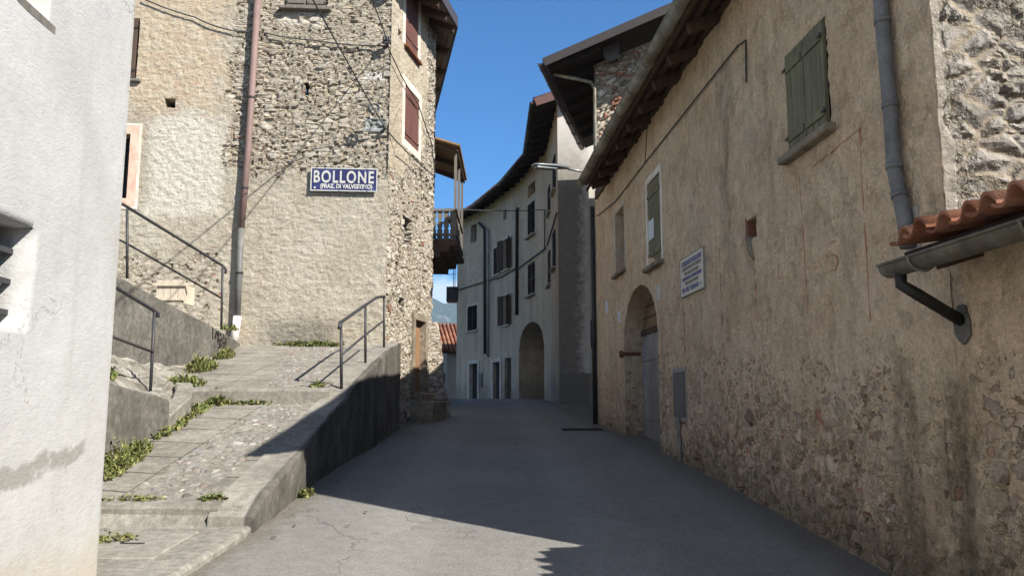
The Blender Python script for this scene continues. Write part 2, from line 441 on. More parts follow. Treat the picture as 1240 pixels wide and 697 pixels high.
def m_asphalt():
    m = Mat('asphalt'); n = m.noise(.5, 5, .6); f = m.noise(7, 5, .6); g = m.noise(150, 3, .7)
    d, r, gg, b = m.voro(m.P, 95)
    col = m.ramp(n, [(.3, (.185, .180, .167)), (.7, (.235, .227, .209))])
    col = m.dim(col, m.lin(f, .25, .75, .88, 1.12)); col = m.dim(col, m.lin(r, 0, 1, .82, 1.2)); col = m.dim(col, m.lin(g, .3, .7, .8, 1.2))
    # a few cracks and damp stains
    v = m.vec(m.x * .55 + (m.noise(1.3, 4) - .5) * .9, m.y * .22 + (m.noise(1.1, 4) - .5) * .7, 0.0)
    e = m.voro(v, 1.0, 'DISTANCE_TO_EDGE'); ck = m.ss(e, .0075, .002) * m.ss(m.noise(.45, 2), .46, .54)
    col = m.mix(ck * .32, col, (.05, .048, .045))
    lane = m.ss(((m.x - .1 + m.y * .03).abs() - .85).abs() + (n - .5) * .5, .5, .1); col = m.dim(col, m.lin(lane, 0, 1, .96, 1.09))
    edge = m.ss(m.x + m.y * .0626 + (f - .5) * .55 + (n - .5) * .5, 2.45, 2.95).max(m.ss(m.x + (f - .5) * .5 + (n - .5) * .4, -1.85, -2.2))
    grit = m.dim(m.mix(0., (.13, .115, .09), (0, 0, 0)), m.lin(m.noise(45, 4, .7), .3, .7, .45, 1.7)); col = m.mix(edge * .8, col, grit)
    m.bump((d * -1.0) + g * .6 - ck, .005); return m.done(col, .9, 0, .3)
M['asphalt'] = m_asphalt()

def m_cobble():
    m = Mat('cobbles'); w = m.noise(4, 2) - .5
    V = m.vec(m.x / .085 + w * .8, m.y / .10 + w * .8, 0.0)
    d, r, g, b = m.voro(V, rnd=.85); e = m.voro(V, feat='DISTANCE_TO_EDGE', rnd=.85)
    c = m.ramp(r, [(0, (.13, .12, .105)), (.3, (.21, .195, .175)), (.55, (.255, .24, .215)), (.72, (.185, .19, .195)), (.86, (.21, .145, .12)), (.95, (.40, .385, .36)), (1, (.29, .27, .235))])
    f = m.noise(30, 5, .65); c = m.dim(c, m.lin(f, .25, .75, .7, 1.25))
    j = m.ss(e + (f - .5) * .1, .05, .2); jo = m.dim(m.mix(m.ss(m.noise(2.5, 4), .5, .6) * .4, (.20, .185, .15), (.08, .085, .035)), m.lin(m.noise(80, 3), .3, .7, .7, 1.25))
    m.disp(m.ss(e, 0, .32) + (f - .5) * .25, .014, .9)
    return m.done(m.mix(j, jo, c), .85, 0, .25)
M['cobble'] = m_cobble()

def m_rubble():
    m = Mat('rubble_bank'); f = m.noise(5, 7, .68); f2 = m.noise(24, 5, .65)
    V = m.vec(m.x * 4 + f, m.y * 4, m.z * 5); d, r, g, b = m.voro(V); e = m.voro(V, feat='DISTANCE_TO_EDGE')
    c = m.ramp(r, [(0, (.17, .155, .13)), (.5, (.26, .245, .21)), (1, (.34, .32, .285))]); c = m.dim(c, m.lin(f2, .25, .75, .65, 1.3))
    c = m.mix(m.ss(f, .55, .66) * .6, c, (.15, .135, .10))
    m.disp(m.ss(e, 0, .3) * .6 + f * .7 + f2 * .25, .04, .7); return m.done(c, .95, 0, .15)
M['rubble'] = m_rubble()

def m_white():
    m = Mat('white_render'); n = m.noise(1.1, 6, .62); f = m.noise(11, 6, .68); g = m.noise(70, 4, .6)
    c = m.ramp(n + (f - .5) * .3, [(.3, (.405, .405, .395)), (.62, (.46, .462, .452))])
    c = m.dim(c, m.lin(f, .25, .75, .93, 1.05))
    # diagonal water stain under the upper sill and scuffed low patch
    dl = ((m.z - 3.45) + (m.x + .75) * 1.25 + (m.noise(1.8, 5) - .5) * .9).abs()
    c = m.mix(m.ss(dl, .34, .05) * m.ss(m.x, -1.25, -.8) * m.ss(f + (n - .5), .3, .62) * .5, c, (.33, .33, .305))
    sc = m.ss(((m.z - 1.30) - (m.x + .55) * .18 + (m.noise(3.2, 5) - .5) * .26).abs(), .065, .03) * m.ss(m.x, -.24, -.32)
    c = m.mix(sc * m.ss(f, .30, .5) * .85, c, (.25, .24, .215))
    c = m.mix(m.ss(m.z + (n - .5) * .8 + (f - .5) * .4, .98, .55) * .6, c, (.42, .365, .285))
    cv = m.vec(m.x * .9 + (m.noise(2.2, 5, .7) - .5) * .7, m.y, m.z * .8 + (m.noise(2.6, 5, .7) - .5) * .7); ce = m.voro(cv, feat='DISTANCE_TO_EDGE')
    ck = m.ss(ce, .006, .001) * m.ss(m.noise(.8, 3), .5, .58); c = m.mix(ck * .55, c, (.16, .15, .135))
    dr = m.noise(1, 6, .65, v=m.vec(m.x * 5, m.y * 5, m.z * .25)); c = m.mix(m.ss(dr, .55, .70) * .28, c, (.33, .325, .30))
    c = m.mix(m.ss(m.noise(7, 6, .75), .64, .70) * .35, c, (.34, .325, .29))
    c = m.mix(m.ss(m.x + (f - .5) * .12, -.05, .0) * m.ss(m.noise(5, 5, .7), .46, .56) * .5, c, (.34, .32, .28))
    m.bump(m.noise(26, 8, .72, v=m.vec(m.x * .7, m.y * .7, m.z * 1.3)) * .7 + g * .3 + n * .3, .012, .7); return m.done(c, .92, 0, .2)
M['white'] = m_white()
def m_far(name, top, low):
    m = Mat(name); n = m.noise(.7, 6, .65); f = m.noise(6, 6, .65); stv = m.noise(1, 5, .6, v=m.vec(m.x * 2.2, m.y * 2.2, m.z * .2))
    c = m.dim(m.ramp(n, [(.3, low), (.7, top)]), m.lin(f, .25, .75, .74, 1.2)); c = m.mix(m.ss(m.noise(1.4, 7, .74), .54, .64) * .45, c, (.25, .225, .195)); c = m.dim(c, m.lin(stv, .3, .7, .82, 1.12))
    c = m.mix(m.ss(m.z + (n - .5) * 2.2 + (f - .5) * .8, 2.7, 1.7) * .55, c, (.20, .175, .145))      # splashed dirt at the foot
    c = m.mix(m.ss(m.noise(1, 6, .7, v=m.vec(m.x * 1.3, m.y, m.z * .35)), .56, .66) * .4, c, (.24, .22, .19))
    m.bump(f, .01); return m.done(c, .93, 0, .15)
M['far_a'] = m_far('beige_render', (.58, .47, .335), (.40, .325, .235))
M['far_b'] = m_far('pale_grey_render', (.57, .485, .375), (.39, .335, .26))
def m_far_front():
    m = Mat('stained_render'); f = m.noise(5, 6, .68); n = m.noise(.8, 5, .6); g = m.noise(30, 4)
    c = m.ramp(n, [(.3, (.44, .415, .38)), (.7, (.52, .50, .465))])
    edge = m.x + (f - .5) * .9 + (m.z - 6) * -.02
    st = m.ss(edge, .98, .55) * m.ss(m.z + (f - .5) * 1.2, 10.4, 8.0)
    c = m.mix(st * .85, c, m.dim(m.mix(0., (.135, .122, .105), (.1, .1, .1)), m.lin(f, .2, .8, .6, 1.5)))
    c = m.mix(m.ss(m.z + (f - .5) * .2, 2.5, 2.42), c, (.16, .15, .135))
    c = m.mix(m.ss(m.x, .9, 1.0) * .5 * m.ss(m.z, 9, 7), c, (.40, .34, .27))
    m.bump(f * .6 + g * .4, .02); return m.done(c, .93, 0, .15)
M['far_front'] = m_far_front()
M['gate'] = m_plain('passage_plaster', (.34, .30, .25), .2, 3, .92, .006)

# ------------------------------------------------------------------ frames of the walls
FL = Fr((-2.575, 16.3), (1, .077))                    # stone house, front
FS = Fr((-2.575, 16.3), (.197, 1))                    # stone house, street side
RD = Vector((.0626, -1)).normalized()
FR = Fr((2.98 - .0626 * 17.7, 17.7), RD)              # long house on the right, towards the camera
FW = Fr((-2.52, 5.1), (-.06, 1))                      # white house, street side (s<0 towards the camera)
SR0 = (17.7 - 4.88) / -FR.d.y                         # s of the long house's near corner
cR = FR.w(SR0, 0, 0)
FG = Fr((cR.x, cR.y), (1, .0626))                     # its near gable

# ------------------------------------------------------------------ ground, road, ramp
def grid(xs, ys, zf):
    V = [(x, y, zf(x, y)) for y in ys for x in xs]; n = len(xs)
    return (V, [], [(j * n + i, j * n + i + 1, (j + 1) * n + i + 1, (j + 1) * n + i) for j in range(len(ys) - 1) for i in range(n - 1)])
gx = [-4000, -1200, -400, -120, -40, -15, -8, -4, 0, 4, 8, 15, 40, 120, 400, 1200, 4000]
gy = [-1500, -400, -120, -60] + list(np.arange(-50, 60, 2.0)) + [64, 70, 80, 100, 140, 200, 400, 900, 2000, 5200]
M['earth'] = m_plain('meadow_earth', (.09, .11, .045), .3, .5, .95, .01, .1, 0, (.12, .11, .06))
tag(obj('ground', grid(gx, gy, lambda x, y: roadz(y) - .06 if y < 119 else float(np.interp(y, _k[:, 0], _k[:, 1])) - .06), M['earth']), kind='structure')
def road_surface(x, y): return roadz(y) + .008 * fbm(x, y, 0, .6, 2)
tag(obj('road', grid(list(np.arange(-7, 7.01, .5)), list(np.arange(-16, 62, .5)), road_surface), M['asphalt'], smooth=True), kind='structure')

def wall_top(y): return float(np.interp(y, [5, 7.0, 7.35, 8.87, 10.9, 11.35, 13, 15, 16.4], [.47, .64, .80, 1.14, 1.64, 1.83, 2.20, 2.60, 2.78]))
def kerb_x(y): return -2.2 + .035 * math.sin(y * 1.1) + .02 * fbm(y, 3, 0, 1.3, 3)
# lower landing
tag(obj('landing', grid(list(np.arange(-5.2, -2.29, .1)), list(np.arange(1.5, 7.15, .1)), lambda x, y: ramp_z(y) + .012 * fbm(x, y, 0, 1.2)), M['concrete'], smooth=True), kind='structure')
# kerb along the landing, sloping down towards the camera
def kerbmesh(y0, y1, xo, xi, ztop, zlow, step=.12, rough=.012, capn=True):
    """long strip of wall: outer face at xo(y), inner face at xi(y), worn edges"""
    ys = list(np.arange(y0, y1 + 1e-6, step)); V = []; Fc = []
    nz = 8; prof = None
    for y in ys:
        t = ztop(y); b = zlow(y); o = xo(y); i = xi(y); ring = []
        for k in range(nz + 1): ring.append((o, b + (t - .03 - b) * k / nz))
        ring += [(o - .012, t - .008), (o - .035, t)] + [(o + (i - o) * q / 5, t) for q in range(1, 6)] + [(i, b)]
        for (x, z) in ring: V.append((x + rough * fbm(y * 3, z * 3, x), y, z + rough * .8 * fbm(y * 3, z * 3 + 9, x)))
        prof = len(ring)
    for j in range(len(ys) - 1):
        for k in range(prof - 1):
            a = j * prof + k; Fc.append((a, a + prof, a + prof + 1, a + 1))
    if capn:
        Fc.append(tuple(range(prof))); Fc.append(tuple(range((len(ys) - 1) * prof + prof - 1, (len(ys) - 1) * prof - 1, -1)))
    return (V, [], Fc)
tag(obj('kerb', kerbmesh(1.5, 7.06, lambda y: kerb_x(y) - .02, lambda y: -2.42, lambda y: ramp_z(y) + .012, lambda y: roadz(y) - .1), M['concrete']), kind='structure')
rw = root('retaining_wall', (-2.2, 7.1, roadz(7.1)), 'rising worn concrete retaining wall with a flat top between cobbled ramp and road', 'wall')
def m_retain():
    m = Mat('grimy_shade_concrete'); n = m.noise(1.3, 6, .68); f = m.noise(12, 6, .68); g = m.noise(70, 4, .65)
    c = m.dim(m.ramp(n + (f - .5) * .5, [(.3, (.18, .168, .145)), (.66, (.295, .28, .245))]), m.lin(f, .25, .75, .74, 1.2)); c = m.dim(c, m.lin(g, .3, .7, .8, 1.15))
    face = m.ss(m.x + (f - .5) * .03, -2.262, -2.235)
    dirt_shade = m.dim(m.ramp(m.noise(2.0, 6, .72, v=m.vec(m.x, m.y, m.z * .6)), [(.40, (.038, .035, .031)), (.64, (.125, .117, .10))]), m.lin(f, .25, .75, .7, 1.3))  # street face: dark stains, coloured darker still to deepen its shade
    c = m.mix(face * .85, c, dirt_shade); m.bump(f * .6 + g * .4, .012); return m.done(c, .93, 0, .15)
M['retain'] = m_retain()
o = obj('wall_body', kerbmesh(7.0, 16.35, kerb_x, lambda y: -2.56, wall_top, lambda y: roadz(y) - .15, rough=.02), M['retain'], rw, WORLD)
# ramps: slab strips with a cobbled band between
def lo_l(y): return float(np.interp(y, [7.1, 10.9, 16.4], [-3.46, -3.28, -4.5]))
def lo_r(y): return float(np.interp(y, [7.1, 10.9, 16.4], [-2.72, -2.70, -3.45]))
def strip(name, xa, xb, y0, y1, mat, step=.08, nx=8, dz=0.0, amp=.012):
    ys = list(np.arange(y0, y1 + 1e-6, step)); V = []; Fc = []
    for y in ys:
        a, b = xa(y), xb(y)
        for i in range(nx + 1):
            x = a + (b - a) * i / nx
            V.append((x, y, min(ramp_z(min(max(y, y0 + 1e-3), y1 - 1e-3)), 9) + dz + amp * fbm(x, y, 0, 1.1)))
    n = nx + 1
    Fc = [(j * n + i, j * n + i + 1, (j + 1) * n + i + 1, (j + 1) * n + i) for j in range(len(ys) - 1) for i in range(nx)]
    return tag(obj(name, (V, [], Fc), mat, smooth=True), kind='structure')
for (y0, y1) in ((7.2, 10.88), (11.06, 16.4)):
    strip('path', lambda y: -5.9, lo_l, y0, y1, M['slabs'])
    strip('path', lambda y: lo_l(y) - .05, lambda y: lo_r(y) + .05, y0, y1, M['concrete'], dz=-.014)
    strip('path', lo_r, lambda y: -2.5, y0, y1, M['slabs'])
    strip('cobbles', lambda y: lo_l(y) - .01, lambda y: lo_r(y) + .01, y0, y1, M['cobble'], .025, 44, -.004)
# step fronts
for y0, zl, xl in ((7.06, .5, -4.3), (10.86, 1.5, -4.6)):
    V = []; zt = ramp_z(y0 + .06); bm = B()
    xs = np.arange(xl, -2.38, .12)
    prof = [(0, zl), (0, zt - .03), (.015, zt), (.21, zt + .03), (.21, zl)]
    rows = [[bm.verts.new((x, y0 + a + .012 * fbm(x, b, 0, 2.5), b + .012 * fbm(x, a, 5, 2.5))) for a, b in prof] for x in xs]
    for p, q in zip(rows, rows[1:]):
        for k in range(4): bm.faces.new((p[k], q[k], q[k + 1], p[k + 1]))
    bm.faces.new(rows[-1]); bm.faces.new(rows[0][::-1])
    tag(obj('step', bm, M['concrete']), kind='structure')
# flat inspection slab in the landing
a = at(146, 656, 6.2); bm = B()
box(bm, -3.35, -2.55, 5.95, 6.8, 0, .02, Matrix.Translation((0, 0, ramp_z(6.35) - .004)) , .006)
for v in bm.verts: v.co.z += (v.co.y - 6.35) * .065
cv = obj('inspection_cover', bm, M['cover'])
tag(cv, 'flat square concrete cover slab set in the landing before the first ramp step', 'cover')
bm = B(); box(bm, -2.98, -2.80, 6.36, 6.385, 0, .03, Matrix.Translation((0, 0, ramp_z(6.37) - .008)))
obj('lifting_slot', bm, M['iron'], cv, WORLD)
# iron grate in the road
bm = B(); gz = lambda y: roadz(y) + .012
for k in range(9): box(bm, 1.02, 1.72, 16.0 + k * .07, 16.045 + k * .07, gz(16.3) - .01, gz(16.3) + .006)
box(bm, .98, 1.02, 15.97, 16.64, gz(16.3) - .01, gz(16.3) + .008); box(bm, 1.72, 1.76, 15.97, 16.64, gz(16.3) - .01, gz(16.3) + .008)
tag(obj('drain_grate', bm, M['rubber']), 'dark rectangular drain grate in the shaded road by the downpipe', 'grate')

# ------------------------------------------------------------------ terrace walls and rubble bank on the left
U0, U1, U2 = Vector((-5.18, 14.7)), Vector((-5.6, 11.3)), Vector((-6.35, 7.6))
def wallstrip(name, pts, zt, zb, th, mat, step=.15, rough=.02):
    """free wall along a plan polyline, front face on the right of travel"""
    P = [Vector(p) for p in pts]; st = []
    for a, b, za, zc in zip(P, P[1:], zt, zt[1:]):
        n = max(2, int((b - a).length / step))
        for k in range(n): st.append((a.lerp(b, k / n), za + (zc - za) * k / n, (b - a).normalized()))
    st.append((P[-1], zt[-1], (P[-1] - P[-2]).normalized())); V = []; Fc = []; nz = 10
    for p, t, d in st:
        n = Vector((d.y, -d.x)); ring = [(0, zb + (t - .02 - zb) * k / nz) for k in range(nz + 1)] + [(-.02, t), (-th * .5, t), (-th + .02, t), (-th, t - .02), (-th, zb)]
        for q, z in ring:
            r = rough * fbm(p.x * 2, p.y * 2, z * 2); V.append((p.x + n.x * (q + r), p.y + n.y * (q + r), z + .5 * rough * fbm(p.x * 3, p.y * 3, 7)))
    m = nz + 6
    for j in range(len(st) - 1):
        for k in range(m - 1):
            a = j * m + k; Fc.append((a, a + m, a + m + 1, a + 1))
    Fc += [tuple(range(m))[::-1], tuple(range((len(st) - 1) * m, len(st) * m))]
    return obj(name, (V, [], Fc), mat)
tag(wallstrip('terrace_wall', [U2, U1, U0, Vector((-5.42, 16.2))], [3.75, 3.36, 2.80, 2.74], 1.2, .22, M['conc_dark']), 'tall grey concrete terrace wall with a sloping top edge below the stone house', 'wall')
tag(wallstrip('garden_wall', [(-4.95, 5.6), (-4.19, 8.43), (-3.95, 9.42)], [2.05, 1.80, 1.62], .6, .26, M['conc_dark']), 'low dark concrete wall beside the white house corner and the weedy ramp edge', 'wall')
# bank between the two
def bank():
    n, m = 40, 30; V = []
    A = [(-4.95, 6.0, 1.95), (-4.42, 8.43, 1.72), (-4.12, 9.4, 1.52), (-4.30, 10.7, 1.66), (-5.0, 13.2, 2.12), (-5.1, 14.5, 2.42)]
    Bq = [(-6.6, 7.4, 2.9), (-6.2, 9.0, 2.75), (-5.75, 11.0, 2.35), (-5.5, 12.2, 2.15), (-5.25, 13.4, 2.25), (-5.1, 14.6, 2.5)]
    ip = lambda L, t: [float(np.interp(t, np.linspace(0, 1, 6), [p[k] for p in L])) for k in range(3)]
    for j in range(m + 1):
        for i in range(n + 1):
            a, b = ip(A, i / n), ip(Bq, i / n); t = j / m
            p = [a[k] + (b[k] - a[k]) * t for k in range(3)]
            p[2] += .09 * fbm(p[0], p[1], 0, 1.8) * min(1, 4 * t) ; V.append(p)
    k = n + 1
    return (V, [], [(j * k + i, j * k + i + 1, (j + 1) * k + i + 1, (j + 1) * k + i) for j in range(m) for i in range(n)])
tag(obj('bank', bank(), M['rubble']), kind='structure')
# raised stone edging of the ramp beside the bank
tag(wallstrip('edging', [(-3.93, 9.42), (-4.0, 10.2), (-4.28, 10.95)], [1.44, 1.66, 1.84], .9, .22, M['concrete'], .1), kind='structure')
# terrace ground behind the wall
tag(obj('terrace', ([(-5.35, 14.7, 2.74), (-5.8, 11.3, 3.3), (-6.5, 7.6, 3.7), (-12, 7.6, 3.7), (-12, 15.75, 3.2), (-5.5, 16.35, 2.70)], [], [(0, 5, 4, 3, 2, 1)]), M['rubble']), kind='structure')

# ------------------------------------------------------------------ openings
def shutters(win, F, s0, s1, z0, z1, mat, y=-.01, n=2, style='plank', gap=.012):
    w = (s1 - s0) / n
    for k in range(n):
        bm = B(); a, b = s0 + k * w + gap / 2, s0 + (k + 1) * w - gap / 2
        if style == 'plank':
            m = max(2, round((b - a) / .15)); q = (b - a) / m
            for i in range(m): box(bm, a + i * q + .003, a + (i + 1) * q - .003, y - .015 - .003 * random.random(), y + .018, z0 + random.random() * .012, z1 - random.random() * .008, None, .003)
            for zz in (z0 + (z1 - z0) * .13, z0 + (z1 - z0) * .84): box(bm, a + .02, b - .02, y - .033, y - .017, zz - .035, zz + .035, None, .003)
        else:
            fr = .055
            for (p, q2, r, t) in ((a, a + fr, z0, z1), (b - fr, b, z0, z1), (a + fr, b - fr, z0, z0 + fr), (a + fr, b - fr, z1 - fr, z1), (a + fr, b - fr, (z0 + z1) / 2 - fr / 2, (z0 + z1) / 2 + fr / 2)):
                box(bm, p, q2, y - .02, y + .02, r, t)
            nl = max(6, int((z1 - z0) / .06))
            for i in range(nl):
                zc = z0 + fr + (z1 - z0 - 2 * fr) * (i + .5) / nl; c = Matrix.Translation((0, y, zc)) @ Matrix.Rotation(rad(35), 4, 'X')
                box(bm, a + fr, b - fr, -.022, .022, -.004, .004, c)
        sh = obj('shutter', bm, mat, win, F)
        if style == 'plank':
            bm = B(); e = a + .015 if k == 0 else b - .015
            for zz in (z0 + (z1 - z0) * .13, z0 + (z1 - z0) * .84): box(bm, e - .03, e + .03, y - .042, y - .03, zz - .012, zz + .012)
            objs('hinge', bm, M['iron'], sh, F)
def ring(bm, s0, s1, z0, z1, w, y0, y1, bottom=True):
    box(bm, s0 - w, s0, y0, y1, z0, z1); box(bm, s1, s1 + w, y0, y1, z0, z1)
    box(bm, s0 - w, s1 + w, y0, y1, z1, z1 + w)
    if bottom: box(bm, s0 - w, s1 + w, y0, y1, z0 - w, z0)
def window(parent, F, r, kind='shut', mat=None, depth=.2, sill=None, trim=None, tw=.08, style='plank', n=2, sy=-.01, sillw=.1, bars=0):
    s0, s1, z0, z1 = r; bm = B(); g = .004
    box(bm, s0 - .05, s1 + .05, depth - .012, depth + .03, z0 - .05, z1 + .05)
    win = obj('window', bm, M['black'], parent, F)
    if kind == 'shut': shutters(win, F, s0 + .02, s1 - .02, z0 + .015, z1 - .015, mat, sy, n, style)
    if kind in ('open', 'half'):                         # leaves folded back on the wall
        w = (s1 - s0) / 2
        for k, c in ((0, s0), (1, s1)):
            bm = B(); sg = -1 if k == 0 else 1; M2 = Matrix.Translation((c, -.03, 0)) @ Matrix.Rotation(rad(70 if kind == 'half' else 22) * sg * -1, 4, 'Z')
            a, b = (-w, 0) if k == 0 else (0, w)
            box(bm, a, b, -.02, .02, z0, z1, M2)
            for i in range(int((z1 - z0) / .09)): box(bm, a + .05, b - .05, -.028, .028, z0 + .06 + i * .09, z0 + .10 + i * .09, M2)
            obj('shutter', bm, mat, win, F)
    if bars:
        bm = B()
        for i in range(bars):
            c = s0 + (s1 - s0) * (i + .5) / bars; tube(bm, [(c, depth * .5, z0), (c, depth * .5, z1)], .01, 6)
        tube(bm, [(s0, depth * .5, (z0 + z1) / 2), (s1, depth * .5, (z0 + z1) / 2)], .009, 6)
        obj('window_bars', bm, M['iron'], win, F)
    if trim:
        bm = B(); ring(bm, s0, s1, z0, z1, tw, -.016, .05, sill is None); obj('frame', bm, trim, win, F)
    if sill:
        bm = B(); box(bm, s0 - .09, s1 + .09, -sillw, .06, z0 - .075, z0 - .004, None, .012); obj('sill', bm, sill, win, F)
    return win
def H(r, arch=0, dep=.2): return (r[0], r[1], r[2], r[3], arch, dep)

# ================================================================== STONE HOUSE, left
rL = root('stone_house', (-2.575, 16.3, 2.7), 'tall sunlit rubble stone house with a blue town sign on its peeling front', 'house')
LX0, LZ0, LZT = -10.5, .5, 10.9
wA = FL.rect(345, 397, -48, 10); wB = FL.rect(138, 168, 22, 96); wC = FL.rect(126, 156, 162, 240)
hole = FL.rect(199, 213, 119, 131)
niche2 = FL.rect(369, 374, 100, 116)
stoneL = [(0, (.22, .195, .16)), (.22, (.31, .275, .225)), (.5, (.38, .345, .285)), (.72, (.33, .305, .265)), (.88, (.46, .425, .36)), (1, (.27, .25, .225))]
mortL = [(.3, (.31, .26, .19)), (.7, (.41, .355, .265))]
ex = FL.rect(276, 462, 66, 212)          # exposed rubble field on the front
exc = FL.rect(276, 470, -60, 60)
rp = FL.rect(180, 268, 140, 262)         # whitish render patch
rb = FL.rect(150, 272, -60, 132)         # brick-tinged upper left
def maskL(m, f1, big, e):
    wob = (m.noise(1.3, 5, .6) - .5) * 1.5; wob2 = (m.noise(2.1, 5, .65) - .5) * 1.5
    X, Z = m.x + wob * .8, m.z + wob2 * .8
    stones = m.box(X, Z, ex[0], ex[1] + .8, ex[2], ex[3] + .2, .35)
    up = m.box(X, Z, exc[0], 2.0, exc[2], 20, .3) * .52
    left = m.box(X, Z, -12, rb[1], rb[2], 20, .4) * .20
    low = m.box(X, Z, -12, FL.hit(272, 300)[0], 2.0, FL.hit(220, 300)[1], .3) * .45
    cover = 1.0 - stones.max(up).max(left).max(low)
    n = m.noise(5.5, 6, .7)
    return m.ss(cover + (n - .5) * 1.15 - (.18 - e) * .25, .40, .58)
def extraL(m, col, f1, big):
    wob = (m.noise(1.6, 5) - .5) * .8
    col = m.mix(m.box(m.x + wob * .6, m.z + wob, rp[0], rp[1], rp[2], rp[3], .15) * .85, col, m.mix(m.ss(f1, .35, .65), (.48, .45, .385), (.56, .54, .485)))
    col = m.mix(m.box(m.x + wob, m.z + wob, -12, rb[1], rb[2], 20, .3) * .6, col, m.mix(m.ss(m.noise(4, 5), .4, .6), (.45, .345, .235), (.50, .425, .32)))
    bq = m.box(m.x + wob, m.z + wob, -12, -2.9, rb[2] - .7, rb[2] + .9, .4) * m.ss(m.noise(7, 4, v=m.vec(m.x, m.y, m.z * 2.5)), .60, .64)
    col = m.mix(bq * .6, col, (.36, .18, .11))
    b2 = m.box(m.x, m.z, FL.hit(240, 380)[0], FL.hit(310, 380)[0], 2.7, 4.9, .3) * m.ss(m.noise(6, 3, v=m.vec(m.x, m.y, m.z * 1.6)), .64, .67)
    col = m.mix(b2 * .8, col, (.28, .095, .055))
    sp = FL.rect(318, 405, 388, 416)     # dark rising damp at the foot of the wall
    col = m.mix(m.box(m.x + wob * .7, m.z + wob * .5, sp[0], sp[1], sp[2] - .3, sp[3], .25) * m.ss(f1, .25, .55) * .75, col, (.14, .13, .11))
    r_ = FL.rect(341, 396, 14, 30); col = m.mix(m.box(m.x + wob * .25, m.z + wob * .3, r_[0], r_[1], r_[2], r_[3], .05) * .85, col, (.50, .46, .40))
    gp = FL.rect(441, 466, 143, 160); col = m.mix(m.box(m.x + wob * .05, m.z + wob * .05, gp[0], gp[1], gp[2], gp[3], .02), col, m.dim((.27, .285, .28) if False else m.mix(0., (.27, .285, .28), (0, 0, 0)), m.lin(f1, .2, .8, .8, 1.2)))
    gq = FL.rect(440, 467, 88, 97); col = m.mix(m.box(m.x + wob * .2, m.z + wob * .15, gq[0], gq[1], gq[2], gq[3], .03) * .8, col, (.56, .545, .51))
    return col
M['stoneL'] = m_masonry('rubble_under_lime_render', [(.25, (.33, .29, .225)), (.5, (.405, .37, .30)), (.75, (.46, .43, .36))], stoneL, mortL, maskL, .06, .25, .105, .7, .012, extraL, 1.6, .5, .03, .6)
obj('wall', wallmesh(LX0, .012, LZ0, LZT, [H(wA, 0, .25), H(wB, 0, .25), H(wC, 0, .3), H(hole, 0, .4), H(niche2, 0, .25)], .045, lambda x: 10.85 + .36 * min(.6 - min(x, 0), 8) * .9, 10.4), M['stoneL'], rL, FL)
bm = B(); box(bm, hole[0] - .02, hole[1] + .02, .38, .42, hole[2] - .02, hole[3] + .02); box(bm, niche2[0], niche2[1], .24, .27, niche2[2], niche2[3]); objs('wall_hole', bm, M['black'], rL, FL)
window(rL, FL, wA, 'shut', M['grey_wood'], .2, M['grey_wood'], None, sy=.06, sillw=.12)
window(rL, FL, wB, 'shut', M['brown'], .2, M['grey_wood'], None, sy=-.04)
w = window(rL, FL, wC, 'none', None, .28, None, None, bars=3)
bm = B(); ring(bm, wC[0], wC[1], wC[2], wC[3], .17, -.02, .02); obj('painted_frame', bm, M['pink_paint'], w, FL)
bm = B(); ring(bm, wC[0] - .17, wC[1] + .17, wC[2] - .17, wC[3] + .17, .05, -.024, .02); obj('frame', bm, M['white_trim'], w, FL)
# street side of the stone house
SL = 3.32
sA = FS.rect(491, 506.5, -45, 66); sB = FS.rect(489.5, 507, 111, 177); sD = FS.rect(500.5, 513, 388, 474); sN = FS.rect(489, 499, 264, 295); sM = FS.rect(483.5, 489, 360, 379); sH = FS.rect(481.5, 486, 36, 46)
def maskS(m, f1, big, e):
    X = m.x + (m.noise(1.7, 5) - .5) * 1.0; n = m.noise(4.5, 6, .7)
    plas = m.ss(X, 1.9, .5) * m.ss(m.z, 6.0, 7.2) + m.box(X, m.z, .6, 2.6, 7.4, 20, .3) * .55 + .26
    return m.ss(plas + (n - .5) * 1.2, .46, .62)
def extraS(m, col, f1, big):
    col = m.mix(m.ss(m.noise(7, 3, v=m.vec(m.x, m.y, m.z * 2.2)), .665, .69) * m.ss(m.z, 5.6, 5.0) * .8, col, (.30, .12, .075))
    return m.mix(m.ss(m.z + (f1 - .5) * .8, 1.75, 1.0) * .4, col, (.15, .135, .105))
M['stoneS'] = m_masonry('coarse_rubble', [(.25, (.36, .305, .225)), (.5, (.43, .375, .285)), (.75, (.48, .435, .345))], [(a, tuple(q * 1.08 for q in c)) for a, c in stoneL], mortL, maskS, .06, .28, .12, .7, .02, extraS, 1.5, .5, .04, .6)
obj('wall', wallmesh(-.012, SL, .4, 11.0, [H(sA, 0, .15), H(sB, 0, .15), H(sD, 0, .25), H(sN, 0, .2), H(sM, 0, .25), H(sH, 0, .2)], .045, caps='r', depth=.4), M['stoneS'], rL, FS)
bm = B()
for r in (sN, sM, sH): box(bm, r[0] - .02, r[1] + .02, .19, .23, r[2] - .02, r[3] + .02)
objs('wall_niche', bm, M['conc_dark'], rL, FS)
for r in (sA, sB): window(rL, FS, r, 'shut', M['maroon'], .14, M['rust'] if r is sA else None, M['white_trim'], .17, sy=.015)
bm = B(); box(bm, sD[0], sD[1], .10, .16, sD[2], sD[3])
dr = obj('door', bm, M['door_wood'], rL, FS)
bm = B(); ring(bm, sD[0], sD[1], sD[2], sD[3], .16, -.05, .10, False); obj('frame', bm, M['stone_sill'], dr, FS)
